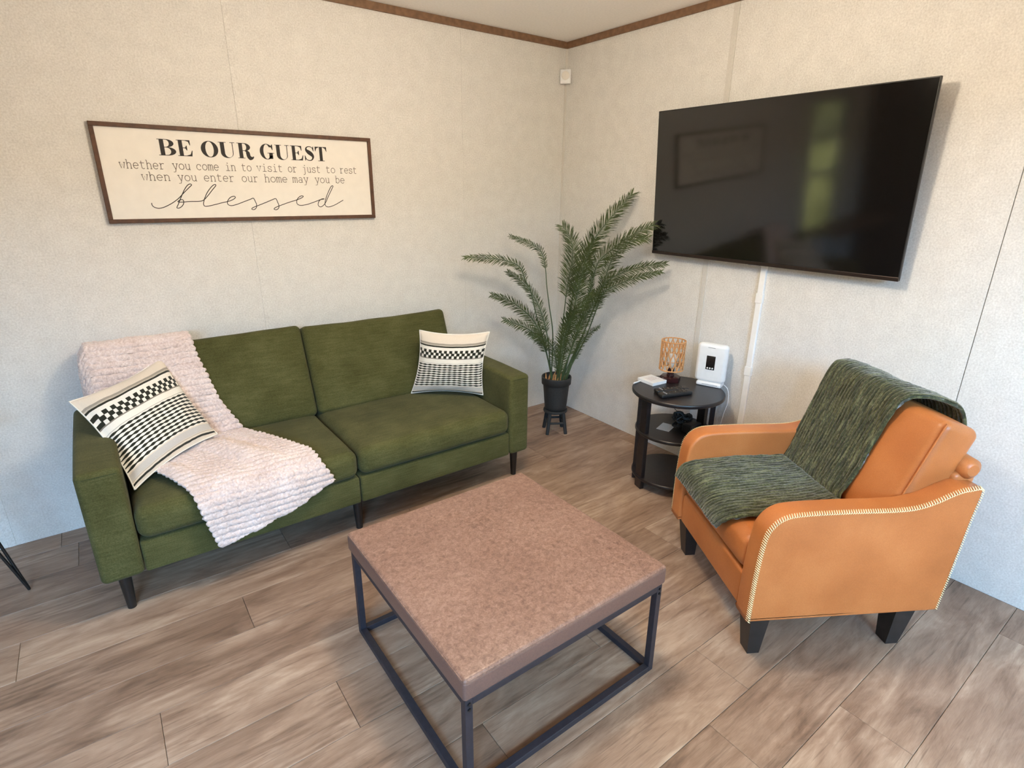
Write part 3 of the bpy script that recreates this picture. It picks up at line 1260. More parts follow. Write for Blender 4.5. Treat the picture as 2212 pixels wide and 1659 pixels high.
for i in range(NI + 1):
    row, ur = [], []
    s = tp.L * i / NI
    xr, xl = interp(tR, s), interp(tL, s)
    p = tp.at(s)
    t = tp.tan(s)
    nrm = Vector((t.y, -t.x))
    for j in range(NJ + 1):
        w = j / NJ
        x = xr + (xl - xr) * w
        wob = .012 * noise.noise(Vector((w * 3, s * 4, 7)))
        rib = abs(math.sin(math.pi * NR * (w + wob)))
        h = .0070 * rib ** .8 * (.75 + .5 * noise.noise(Vector((w * 60, s * 26, 0)))) + .007 * noise.noise(Vector((w * 3, s * 6, 3))) + .0014 * noise.noise(Vector((w * 150, s * 120, 5)))
        sd = -nrm if nrm.x > .4 and p.x < .25 else nrm
        if p.x < .25 and sd.y < -.2:
            sd = -sd
        if p.x >= .25 and sd.y < 0 and p.y > .85:
            sd = -sd
        if p.x >= .40 and sd.x < 0:
            sd = -sd
        row.append(cM @ Vector((x, p.x + sd.x * h, p.y + sd.y * h)))
        ur.append((w, s))
    g.append(row)
    uvs.append(ur)
mb = MB()
mb.grid(g, uvs)
o = obj('throw_blanket', mb, M_CHEN, label='dark olive ribbed throw blanket draped down the back and seat of the leather armchair', cat='blanket')
md = o.modifiers.new('pile', 'SOLIDIFY')
md.thickness = .012
md.offset = 0

# ------------------------------------------------------------------ television
tv = thing('television', 'large black flat television tilted forward on the right wall', 'television', (-.04, -1.52, 1.21))
e1 = Vector((0, 1, 0))                       # to the left in the picture
e2 = Vector((-.047, 0, .72)).normalized()    # up
e3 = Vector((-.72, 0, -.047)).normalized()   # out of the screen
TV0 = Vector((-.0705, -1.5195, 1.208))
HW, HT = .6345, .732
TVM = Matrix(((e1.x, e2.x, e3.x, TV0.x), (e1.y, e2.y, e3.y, TV0.y), (e1.z, e2.z, e3.z, TV0.z), (0, 0, 0, 1)))
mb = MB()
mb.cbox(-HW, HW, 0, HT, -.018, -.0015, .002)
obj('bezel', mb.xform(TVM), M_TVBODY, tv)
mb = MB()
mb.box(-HW + .004, HW - .004, .012, HT - .004, -.004, 0)
obj('screen', mb.xform(TVM), M_SCREEN, tv)
mb = MB()
mb.cbox(-HW, HW, -.006, .011, -.018, .0025, .002)
bar = obj('lower_bar', mb.xform(TVM), M_TVBAR, tv)
mb = MB()
mb.cbox(-.03, .03, -.010, -.004, -.012, -.001, .001)
obj('sensor_lug', mb.xform(TVM), M_GREYBTN, bar)
mb = MB()
mb.cbox(-.38, .38, .10, .50, -.040, -.018, .004)
obj('rear_housing', mb.xform(TVM), M_TVBODY, tv)
mb = MB()
mb.box(-.022, 0, -1.72, -1.32, 1.38, 1.66)
obj('wall_bracket', mb, M_TVBODY, tv)

# white cable raceway down the wall
rw = thing('cable_raceway', 'white plastic cable channel running down the wall below the television', 'cable channel', (-.01, -1.545, 0))
for za, zb in ((0.0, .645), (.655, 1.03), (1.04, 1.40)):
    mb = MB()
    mb.cbox(-.017, 0, -1.560, -1.530, za, zb, .003)
    obj('channel', mb, M_WHITEMAT, rw)
for z in (.65, 1.035):
    mb = MB()
    mb.cbox(-.0195, 0, -1.5635, -1.5265, z - .024, z + .024, .002)
    obj('coupling', mb, M_WHITEMAT, rw)

# motion sensor across the corner
se = thing('motion_sensor', 'small white square motion sensor high in the wall corner', 'sensor', (-.028, -.028, 2.18))
SM = Matrix.Translation((-.034, -.034, 2.222)) @ Matrix.Rotation(math.radians(-45), 4, 'Z')
mb = MB()
mb.rbox(-.034, .034, -.016, .010, -.041, .041, .006, 3, (2, 2, 2))
obj('housing', mb.xform(SM), M_WHITEP, se)
mb = MB()
mb.lathe([(.025, .0), (.022, .004), (.014, .008), (.001, .010)], 24, cap=False)
obj('lens', mb.xform(SM @ Matrix.Translation((0, -.016, .004)) @ Matrix.Rotation(math.radians(90), 4, 'X')), M_BOARD, se)

# ------------------------------------------------------------------ sign
sign = thing('wall_sign', 'white welcome sign in a dark wood frame, hung above the sofa', 'sign', (-1.981, -.012, 1.387))
SX0, SX1, SZ0, SZ1 = -2.588, -1.376, 1.387, 1.790
mb = MB()
mb.box(SX0 + .01, SX1 - .01, -.014, -.002, SZ0 + .01, SZ1 - .01)
obj('board', mb, M_BOARD, sign)
fw = .017
for q in ((SX0, SX1, SZ1 - fw, SZ1), (SX0, SX1, SZ0, SZ0 + fw), (SX0, SX0 + fw, SZ0 + fw, SZ1 - fw), (SX1 - fw, SX1, SZ0 + fw, SZ1 - fw)):
    mb = MB()
    mb.cbox(q[0], q[1], -.024, 0, q[2], q[3], .0015)
    obj('frame_bar', mb, M_SIGNFRAME, sign)
YT = -.0146


def poly(mb, pts):
    mb.add([(x, YT, z) for x, z in pts], [list(range(len(pts)))], False)


def ring(mb, T_, c, ro, ri, a0, a1, ci=None, n=40):
    """band between an outer and an inner ellipse"""
    ci = ci or c
    o_, i_ = [], []
    for k in range(n + 1):
        a = math.radians(a0 + (a1 - a0) * k / n)
        o_.append(T_((c[0] + ro[0] * math.cos(a), c[1] + ro[1] * math.sin(a))))
        i_.append(T_((ci[0] + ri[0] * math.cos(a), ci[1] + ri[1] * math.sin(a))))
    mb.add([(x, YT, z) for x, z in o_ + i_], [(k, k + 1, n + 2 + k, n + 1 + k) for k in range(n)], False)


def rect(mb, T_, a, b, c, d):
    poly(mb, [T_(q) for q in ((a, b), (c, b), (c, d), (a, d))])


def ribbon(mb, pts, hw):
    P = [Vector(p) for p in pts]
    n = len(P)
    hw = hw if isinstance(hw, (list, tuple)) else [hw] * n
    L, R = [], []
    for i in range(n):
        t = (P[min(i + 1, n - 1)] - P[max(i - 1, 0)])
        t = t.normalized() if t.length > 1e-9 else Vector((1, 0))
        q = Vector((-t.y, t.x)) * hw[i]
        L.append(P[i] + q)
        R.append(P[i] - q)
    mb.add([(p.x, YT, p.y) for p in L + R], [(i, i + 1, n + i + 1, n + i) for i in range(n - 1)], False)


# bold display capitals, drawn in a 0..1 box
def g_B(mb, T_):
    rect(mb, T_, .11, 0, .36, 1)
    rect(mb, T_, 0, 0, .5, .035); rect(mb, T_, 0, .965, .5, 1); rect(mb, T_, .3, .49, .5, .53)
    ring(mb, T_, (.48, .755), (.44, .245), (.17, .21), -90, 90)
    ring(mb, T_, (.48, .263), (.52, .263), (.23, .225), -90, 90)


def g_E(mb, T_):
    rect(mb, T_, .12, 0, .38, 1)
    rect(mb, T_, 0, 0, .94, .035); rect(mb, T_, 0, .965, .9, 1); rect(mb, T_, .35, .49, .6, .53)
    poly(mb, [T_(q) for q in ((.55, .97), (.90, .97), (.90, .68), (.86, .68), (.78, .90))])
    poly(mb, [T_(q) for q in ((.55, .03), (.94, .03), (1.0, .36), (.96, .36), (.84, .12))])
    poly(mb, [T_(q) for q in ((.52, .51), (.62, .36), (.66, .36), (.66, .66), (.62, .66))])


def g_O(mb, T_):
    ring(mb, T_, (.5, .5), (.5, .52), (.235, .485), 0, 360, n=64)


def g_U(mb, T_):
    rect(mb, T_, .10, .3, .35, 1)
    rect(mb, T_, 0, .965, .47, 1); rect(mb, T_, .70, .965, 1.0, 1); rect(mb, T_, .83, .3, .875, 1)
    ring(mb, T_, (.4875, .31), (.3875, .33), (.24, .285), 180, 360, (.59, .31))


def g_R(mb, T_):
    rect(mb, T_, .10, 0, .34, 1)
    rect(mb, T_, 0, 0, .45, .035); rect(mb, T_, 0, .965, .45, 1); rect(mb, T_, .28, .48, .48, .52)
    ring(mb, T_, (.44, .74), (.40, .26), (.15, .225), -90, 90)
    c = catmull([(.50, .49, 0), (.60, .44, 0), (.655, .33, 0), (.675, .18, 0), (.72, .07, 0), (.82, .02, 0), (.94, .05, 0), (1.0, .13, 0)], 6)
    n = len(c)
    ww = [.03 + (.10 * min(1, i / 10.0) if i < n * .62 else max(.015, .13 * (1 - (i - n * .62) / (n * .30)))) for i in range(n)]
    P = [Vector(T_((q.x, q.y))) for q in c]
    sx = (Vector(T_((1, 0))) - Vector(T_((0, 0)))).length
    ribbon(mb, [(p.x, p.y) for p in P], [w * sx * .95 for w in ww])


def g_G(mb, T_):
    ring(mb, T_, (.50, .5), (.5, .52), (.235, .485), 38, 330, (.50, .5), n=56)
    rect(mb, T_, .66, .03, .92, .42); rect(mb, T_, .54, .40, 1.03, .435)
    poly(mb, [T_(q) for q in ((.90, 1.0), (.94, 1.0), (.94, .62), (.90, .62), (.80, .86))])


def g_S(mb, T_):
    c = catmull([(.86, .74, 0), (.76, .92, 0), (.50, .985, 0), (.26, .90, 0), (.24, .74, 0), (.42, .60, 0), (.66, .46, 0), (.80, .28, 0), (.70, .08, 0), (.45, .015, 0), (.20, .10, 0), (.10, .30, 0)], 7)
    n = len(c)
    sx = (Vector(T_((1, 0))) - Vector(T_((0, 0)))).length
    ww = []
    for i in range(n):
        t = i / (n - 1)
        ww.append((.03 + .15 * math.exp(-((t - .5) / .16) ** 2)) * sx)
    ribbon(mb, [T_((q.x, q.y)) for q in c], ww)
    poly(mb, [T_(q) for q in ((.86, 1.0), (.90, 1.0), (.90, .66), (.86, .66), (.78, .84))])
    poly(mb, [T_(q) for q in ((.06, 0), (.10, 0), (.18, .14), (.10, .36), (.06, .36))])


def g_T(mb, T_):
    rect(mb, T_, .37, 0, .63, 1)
    rect(mb, T_, .22, 0, .78, .035); rect(mb, T_, 0, .965, 1, 1)
    poly(mb, [T_(q) for q in ((0, .97), (.34, .97), (.13, .88), (.04, .68), (0, .68))])
    poly(mb, [T_(q) for q in ((1, .97), (.66, .97), (.87, .88), (.96, .68), (1, .68))])


for word in (((g_B, -2.3543, -2.2868), (g_E, -2.2813, -2.2217)), ((g_O, -2.1869, -2.1158), (g_U, -2.1128, -2.0435), (g_R, -2.0343, -1.966)), ((g_G, -1.9353, -1.8723), (g_U, -1.8657, -1.7988), (g_E, -1.792, -1.7322), (g_S, -1.728, -1.6736), (g_T, -1.6722, -1.6137))):
    mb = MB()
    for fn, x0, x1 in word:
        fn(mb, lambda q, x0=x0, x1=x1: (x0 + (x1 - x0) * q[0], 1.669 + .0665 * q[1]))
    obj('bold_word', mb, M_INK, sign, fix=False)


# typewriter strokes: x 0..1, x-height 1, ascender 1.5, descender -.45
def arc(cx, cy, rx, ry, a0, a1, n=14):
    return [(cx + rx * math.cos(math.radians(a0 + (a1 - a0) * k / n)), cy + ry * math.sin(math.radians(a0 + (a1 - a0) * k / n))) for k in range(n + 1)]


def shoulder(x0, x1, b=0):
    r = (x1 - x0) / 2
    return [(x0, .62)] + arc(x0 + r, .66, r, .34, 170, 0) + [(x1, b)]


SER = .13
GL = {
    'o': [arc(.5, .5, .42, .5, 0, 360, 24)],
    'e': [[(.1, .52), (.9, .52)] + arc(.5, .5, .4, .5, 0, 318, 22)],
    'c': [arc(.52, .5, .40, .5, 45, 318, 20), [(.84, .60), (.84, .95)]],
    'h': [[(.2, 0), (.2, 1.5)], [(.05, 1.5), (.2, 1.5)], [(.05, 0), (.35, 0)], shoulder(.2, .8), [(.65, 0), (.95, 0)]],
    'n': [[(.2, 0), (.2, 1)], [(.05, 1), (.2, 1)], [(.05, 0), (.35, 0)], shoulder(.2, .8), [(.65, 0), (.95, 0)]],
    'm': [[(.1, 0), (.1, 1)], [(0, 1), (.1, 1)], [(0, 0), (.2, 0)], shoulder(.1, .5), shoulder(.5, .9), [(.42, 0), (.58, 0)], [(.8, 0), (1, 0)]],
    'r': [[(.28, 0), (.28, 1)], [(.08, 1), (.28, 1)], [(.08, 0), (.6, 0)], [(.28, .6)] + arc(.66, .62, .36, .36, 160, 55)],
    't': [[(.35, 1.35), (.35, .25)] + arc(.6, .25, .25, .25, 180, 320), [(.1, 1), (.82, 1)]],
    'u': [[(.05, 1), (.2, 1), (.2, .35)] + arc(.5, .35, .3, .35, 180, 350), [(.62, 1), (.8, 1), (.8, 0)], [(.8, 0), (.96, 0)]],
    'y': [[(.0, 1), (.35, 1)], [(.65, 1), (1, 1)], [(.15, 1), (.52, .02)], [(.85, 1), (.42, -.45), (.1, -.45)]],
    'v': [[(.0, 1), (.35, 1)], [(.65, 1), (1, 1)], [(.15, 1), (.5, 0), (.85, 1)]],
    'w': [[(.0, 1), (.28, 1)], [(.72, 1), (1, 1)], [(.1, 1), (.3, 0), (.5, .75), (.7, 0), (.9, 1)]],
    'i': [[(.2, 1), (.5, 1), (.5, 0)], [(.12, 0), (.88, 0)], [(.46, 1.32), (.54, 1.32), (.54, 1.42), (.46, 1.42), (.46, 1.32)]],
    'j': [[(.25, 1), (.65, 1), (.65, -.2)] + arc(.4, -.2, .25, .25, 0, -120), [(.61, 1.32), (.69, 1.32), (.69, 1.42), (.61, 1.42), (.61, 1.32)]],
    's': [arc(.5, .74, .32, .25, 40, 250, 12) + arc(.5, .25, .36, .25, 80, -150, 12), [(.80, .7), (.80, 1)], [(.16, .3), (.16, 0)]],
    'a': [[(.2, .85)] + arc(.5, .70, .3, .30, 130, 0, 10) + [(.8, .05), (.95, 0)], arc(.46, .28, .33, .28, 20, 380, 20)],
    'b': [[(.05, 1.5), (.2, 1.5), (.2, 0)], arc(.52, .5, .36, .5, 150, -150, 20)],
}


def type_line(mb, words_, zb, xh, hw):
    for wd, x0, x1 in words_:
        n = len(wd)
        adv = (x1 - x0) / (n - .08)
        for i, ch in enumerate(wd):
            for st in GL[ch]:
                P = [(x0 + adv * (i + q[0] * .92), zb[0] + (zb[1] - zb[0]) * (x0 + 2.5) / 1.05 + xh * q[1]) for q in st]
                # every stroke is a thin band
                dense = [P[0]]
                for a, b in zip(P, P[1:]):
                    dense.append(b)
                ribbon(mb, dense, hw)


def type_words(words_, zb, xh, hw):
    for w_ in words_:
        mb = MB()
        type_line(mb, (w_,), zb, xh, hw)
        obj('typed_word', mb, M_INKGREY, sign, fix=False)


type_words((('whether', -2.5091, -2.3404), ('you', -2.3121, -2.2408), ('come', -2.2183, -2.1242), ('in', -2.0975, -2.0515), ('to', -2.0281, -1.9826), ('visit', -1.9604, -1.8397), ('or', -1.815, -1.7701), ('just', -1.7458, -1.6528), ('to', -1.626, -1.5769), ('rest', -1.5529, -1.4603)), (1.6122, 1.6138), .0235, .00135)
type_words((('when', -2.437, -2.3278), ('you', -2.2993, -2.2226), ('enter', -2.1949, -2.0643), ('our', -2.0335, -1.9583), ('home', -1.9311, -1.8226), ('may', -1.798, -1.7193), ('you', -1.6871, -1.6101), ('be', -1.5817, -1.5307)), (1.5647, 1.5647), .0235, .00135)
BLS = [(-2.4179, 1.4709), (-2.4167, 1.4595), (-2.4073, 1.451), (-2.3916, 1.4478), (-2.3697, 1.4537), (-2.3394, 1.4692), (-2.3109, 1.4892), (-2.2841, 1.5149), (-2.2594, 1.5375), (-2.2492, 1.5474), (-2.2537, 1.5516), (-2.2666, 1.5454), (-2.284, 1.5222), (-2.3008, 1.4923), (-2.3156, 1.4642), (-2.3236, 1.4496), (-2.3137, 1.4482), (-2.2995, 1.4586), (-2.2921, 1.4727), (-2.2943, 1.4837), (-2.3046, 1.4831), (-2.3154, 1.4752), (-2.2993, 1.4739), (-2.2647, 1.4762), (-2.2298, 1.4767), (-2.2102, 1.4822), (-2.1909, 1.4997), (-2.1658, 1.5278), (-2.1493, 1.5461), (-2.1534, 1.551), (-2.168, 1.5409), (-2.1897, 1.5153), (-2.2061, 1.486), (-2.2128, 1.4654), (-2.209, 1.4553), (-2.1929, 1.4558), (-2.1607, 1.4631), (-2.1291, 1.4712), (-2.1037, 1.4768), (-2.0827, 1.4851), (-2.0727, 1.494), (-2.0788, 1.4992), (-2.0951, 1.4934), (-2.1084, 1.4781), (-2.11, 1.4634), (-2.0967, 1.4569), (-2.0717, 1.4619), (-2.0351, 1.4752), (-2.0082, 1.4849), (-1.9933, 1.4901), (-1.9867, 1.477), (-1.9824, 1.4606), (-1.9856, 1.4461), (-1.9965, 1.4376), (-2.0066, 1.4397), (-2.0005, 1.4469), (-1.9731, 1.4572), (-1.9384, 1.4702), (-1.9069, 1.4827), (-1.8894, 1.488), (-1.8831, 1.4733), (-1.8785, 1.4564), (-1.8815, 1.443), (-1.8926, 1.4357), (-1.9031, 1.4385), (-1.8967, 1.4458), (-1.8732, 1.455), (-1.8302, 1.4696), (-1.7868, 1.4824), (-1.7625, 1.4919), (-1.7539, 1.4987), (-1.7628, 1.5015), (-1.7778, 1.4933), (-1.7887, 1.4783), (-1.7877, 1.4626), (-1.7723, 1.4556), (-1.7397, 1.4595), (-1.7023, 1.471), (-1.668, 1.4828), (-1.6477, 1.4862), (-1.6603, 1.4862), (-1.6761, 1.4758), (-1.6831, 1.4584), (-1.6754, 1.4478), (-1.6602, 1.4512), (-1.6428, 1.4686), (-1.6247, 1.5002), (-1.6032, 1.5353), (-1.5958, 1.5493), (-1.6041, 1.5492), (-1.6189, 1.5282), (-1.6373, 1.4932), (-1.6462, 1.4651), (-1.6418, 1.4496), (-1.6232, 1.4473), (-1.5919, 1.4577), (-1.5476, 1.4803)]
sc_ = [(q.x, q.y) for q in catmull([(a, b, 0) for a, b in BLS], 5)]
mb = MB()
ribbon(mb, sc_, .00165)
obj('script_lettering', mb, M_INK, sign, fix=False)

# ------------------------------------------------------------------ round side table
TX, TY, TR_ = -.312, -1.342, .238
tab = thing('side_table', 'small round black three tier side table between palm and armchair', 'side table', (TX, TY, 0))
vdir = Vector((math.cos(yaw), math.sin(yaw), 0))
for nm, R, z0, z1 in (('table_top', TR_, .529, .550), ('shelf', .205, .312, .330), ('shelf', .205, .055, .073)):
    mb = MB()
    mb.lathe([(R - .004, z0), (R, z0 + .004), (R, z1 - .004), (R - .004, z1)], 56, (TX, TY))
    obj(nm, mb, M_TABLE, tab)
toward = math.atan2(-vdir.y, -vdir.x)
for az in (-71, -110, 71, 112):
    a = toward + math.radians(az)
    c = Vector((TX + .185 * math.cos(a), TY + .185 * math.sin(a), 0))
    mb = MB()
    mb.cbox(-.012, .012, -.029, .029, 0, .529, .003)
    mb.xform(Matrix.Translation(c) @ Matrix.Rotation(a, 4, 'Z'))
    obj('leg', mb, M_TABLE, tab)
Z = .550

# lamp
LX, LY = -.230, -1.222
lp = thing('table_lamp', 'small table lamp with woven rattan cylinder shade on dark maroon base', 'lamp', (LX, LY, Z))
mb = MB()
mb.lathe([(.052, Z), (.055, Z + .004), (.055, Z + .026), (.050, Z + .030), (.022, Z + .032)], 8, (LX, LY), smooth=False)
obj('base', mb, M_LAMPBASE, lp)
mb = MB()
mb.lathe([(.021, Z + .032), (.018, Z + .050), (.018, Z + .075)], 20, (LX, LY))
obj('neck', mb, M_LAMPBASE, lp)
mb = MB()
mb.lathe([(.008, Z + .072), (.012, Z + .085), (.024, Z + .11), (.027, Z + .13), (.018, Z + .152), (.001, Z + .158)], 20, (LX, LY), cap=False)
obj('bulb', mb, plain('bulb_glass', (.8, .76, .7, 1), .2), lp)
SR, S0, S1 = .063, Z + .068, Z + .228
sh = MB()
for z in (S0, S1):
    sh.tube([(LX + SR * math.cos(2 * math.pi * k / 40), LY + SR * math.sin(2 * math.pi * k / 40), z) for k in range(41)], .0036, 6)
NS = 30
for i in range(NS):
    ph = math.pi * (i % 2)
    pts = []
    for k in range(25):
        t = k / 24
        a = 2 * math.pi * i / NS + .105 * math.cos(3 * math.pi * t + ph) 
        pts.append((LX + SR * math.cos(a), LY + SR * math.sin(a), S0 + (S1 - S0) * t))
    sh.tube(pts, .0031, 5)
for tt in (1 / 3, 2 / 3):
    sh.tube([(LX + SR * math.cos(2 * math.pi * k / 40), LY + SR * math.sin(2 * math.pi * k / 40), S0 + (S1 - S0) * tt) for k in range(41)], .0018, 5)
shade = obj('shade', sh, M_RATTAN, lp, kind='stuff')

# router
RM = Matrix(((.316, .949, 0, -.1145), (-.949, .316, 0, -1.392), (0, 0, 1, Z), (0, 0, 0, 1)))  # local x to the viewer's right, y away
rt_ = thing('router', 'white rounded upright wifi router with small dark display on round table', 'router', (-.1145, -1.392, Z))
mb = MB()
mb.rbox(-.080, .080, -.024, .026, .020, .232, .022, 5, (3, 1, 3))
obj('body', mb.xform(RM), M_WHITEP, rt_)
mb = MB()
mb.rbox(-.062, .070, -.034, .034, 0, .022, .008, 3, (2, 2, 1))
obj('stand', mb.xform(RM), M_WHITEP, rt_)
mb = MB()
mb.rbox(-.023, .023, -.0262, -.022, .092, .168, .0019, 2, (2, 1, 2))
dsp = obj('display', mb.xform(RM), M_DARKGLASS, rt_)
for x in (-.013, 0, .013):
    mb = MB()
    mb.lathe([(.0045, 0), (.0045, .0012), (.001, .0016)], 14, cap=False)
    obj('indicator', mb.xform(RM @ Matrix.Translation((x, -.0262, .101)) @ Matrix.Rotation(math.radians(90), 4, 'X')), M_WHITEMAT, dsp)
mb = MB()
mb.box(-.022, .016, -.0248, -.023, .211, .2135)
obj('top_slot', mb.xform(RM), M_GREYBTN, rt_)
mb = MB()
mb.box(-.030, .052, -.0348, -.033, .011, .0135)
obj('stand_slot', mb.xform(RM), M_GREYBTN, rt_)
# router cord
mb = MB()
mb.tube(catmull([(-.075, -1.405, .560), (-.062, -1.44, .556), (-.052, -1.47, .530), (-.044, -1.475, .46), (-.046, -1.46, .38), (-.035, -1.44, .25), (-.02, -1.45, .12), (-.03, -1.44, .006)], 6), .0022, 6)
obj('cord', mb, M_WHITEMAT, rt_)

# lamp cord behind the table
mb = MB()
mb.tube(catmull([(LX + .055, LY + .012, Z + .006), (-.155, -1.18, .556), (-.128, -1.175, .535), (-.125, -1.178, .45), (-.13, -1.20, .36), (-.13, -1.22, .345)], 6), .0018, 6)
obj('cord', mb, M_CABLE, lp)


def onz(p, d):
    return Vector((p[0], p[1], d))


# white card box on the table, with faint print, and a white pen
cb = thing('card_box', 'flat white card box with faint print lying on the round table', 'box', (-.330, -1.182, Z))
mb = MB()
CM = Matrix.Translation((-.330, -1.180, Z)) @ Matrix.Rotation(math.radians(-4), 4, 'Z')
mb.cbox(-.052, .052, -.058, .058, 0, .018, .0015)
obj('box_body', mb.xform(CM), M_WHITEP, cb)
mb = MB()
random.seed(11)
for i in range(5):
    zz = .0186
    y0 = -.020 + i * .010
    x = -.03
    while x < .026:
        l = random.uniform(.004, .011)
        mb.add([(x, y0, zz), (x + l, y0, zz), (x + l, y0 + .0035, zz), (x, y0 + .0035, zz)], [(0, 1, 2, 3)], False)
        x += l + .003
obj('faint_print', mb.xform(CM), plain('faded_print', rgb(196, 176, 176), .8), cb)
mb = MB()
mb.tube([(-.445, -1.150, Z + .006), (-.40, -1.145, Z + .006), (-.385, -1.143, Z + .006)], [.0045, .0045, .003], 8)
obj('pen', mb, M_WHITEP, label='short white pen lying beside the white card box', cat='pen')


# remotes
def remote(loc, rz, label, L=.185, W=.046):
    r = thing('remote_control', label, 'remote', loc, rz, 'remote controls on the round table')
    mb = MB()
    mb.rbox(-L / 2, L / 2, -W / 2, W / 2, 0, .021, .008, 3, (4, 2, 1))
    b_ = obj('body', mb, M_BLACKP, r, local=True)
    for i in range(7):
        for j in (-1, 0, 1):
            if i in (2, 3) and j:
                continue
            q = MB()
            q.lathe([(.0048, .0205), (.0044, .0228), (.001, .0232)], 10, (-L / 2 + .03 + i * .021, j * .0125), cap=False)
            obj('button', q, M_GREYBTN if i == 0 else M_DARKGLASS, r, local=True)
    return r


remote((-.372, -1.345, Z), math.radians(-22), 'black remote control with buttons, nearer the lamp on the round table')
remote((-.402, -1.392, Z), math.radians(-17), 'black remote control with buttons, at the front rim of the round table')

# things on the middle shelf
zs = .330
mb = MB()
mb.cbox(-.05, .05, -.035, .035, 0, .002, .0005)
mb.xform(Matrix.Translation((-.345, -1.315, zs)) @ Matrix.Rotation(math.radians(18), 4, 'Z'))
obj('paper_sheet', mb, M_PAPER, label='small white paper lying on the middle shelf of the round table', cat='paper')
ad = thing('power_adapter', 'black power adapter with bundled cable on the middle table shelf', 'adapter', (-.285, -1.40, zs))
mb = MB()
mb.rbox(-.325, -.235, -1.46, -1.40, zs, zs + .05, .008, 3, (2, 2, 2))
obj('brick', mb, M_BLACKP, ad)
mb = MB()
random.seed(5)
pts = []
for i in range(60):
    a = i * .62
    R = .042 + .018 * math.sin(i * 1.7)
    pts.append((-.265 + R * math.cos(a), -1.355 + R * .8 * math.sin(a), zs + .012 + .05 * abs(math.sin(i * .21)) + .008 * math.sin(i * 2.3)))
mb.tube(catmull([p for p in pts], 3), .0058, 6)
obj('cable_coil', mb, M_CABLE, ad)

# ------------------------------------------------------------------ palm on its stand
PX, PY = -.375, -.44
st = thing('plant_stand', 'low black wooden stool with splayed legs under the potted palm', 'plant stand', (PX, PY, 0))
aa = math.atan2(-.067, .121)
for k in range(4):
    a = math.radians(61 + 45 + 90 * k)
    d = Vector((math.cos(a), math.sin(a), 0))
    mb = MB()
    b0, b1 = Vector((PX, PY, 0)) + d * .088, Vector((PX, PY, .150)) + d * .062
    mb.tube([b0, b1], [.0115, .0125], 8)
    # flat foot
    obj('leg', mb, M_POT, st)
for k in range(4):
    a0, a1 = (math.radians(61 + 45 + 90 * q) for q in (k, k + 1))
    p0 = Vector((PX + .076 * math.cos(a0), PY + .076 * math.sin(a0), .075))
    p1 = Vector((PX + .076 * math.cos(a1), PY + .076 * math.sin(a1), .075))
    mb = MB()
    mb.tube([p0, p1], .008, 8)
    obj('stretcher', mb, M_POT, st)
mb = MB()
mb.lathe([(.078, .146), (.080, .150), (.080, .158), (.078, .162)], 32, (PX, PY))
obj('seat', mb, M_POT, st)

palm = thing('potted_palm', 'tall green palm with feathery fronds in a charcoal pot by the wall corner', 'potted plant', (PX, PY, .162))
mb = MB()
mb.lathe([(.060, .1621), (.071, .168), (.074, .20), (.086, .335), (.087, .340), (.096, .342), (.098, .385), (.097, .390), (.090, .390), (.087, .36), (.085, .345)], 40, (PX, PY), cap=False)
mb.lathe([(.001, .1625), (.060, .1621)], 40, (PX, PY), cap=False)
obj('pot', mb, M_POT, palm)
mb = MB()
mb.lathe([(.087, .350), (.05, .356), (.001, .358)], 32, (PX, PY), cap=False)
obj('soil', mb, M_SOIL, palm)
random.seed(21)
for i in range(12):
    a = 2 * math.pi * i / 12 + random.uniform(-.2, .2)
    R = random.uniform(.030, .070)
    mb = MB()
    b0 = Vector((PX + R * math.cos(a), PY + R * math.sin(a), .352))
    lean = Vector((random.uniform(-.022, .022), random.uniform(-.022, .022), random.uniform(.045, .085)))
    mb.tube([b0, b0 + lean * .5 + Vector((random.uniform(-.006, .006), 0, 0)), b0 + lean], [.0085, .0062, .0012], 6)
    obj('husk', mb, M_HUSK, palm)
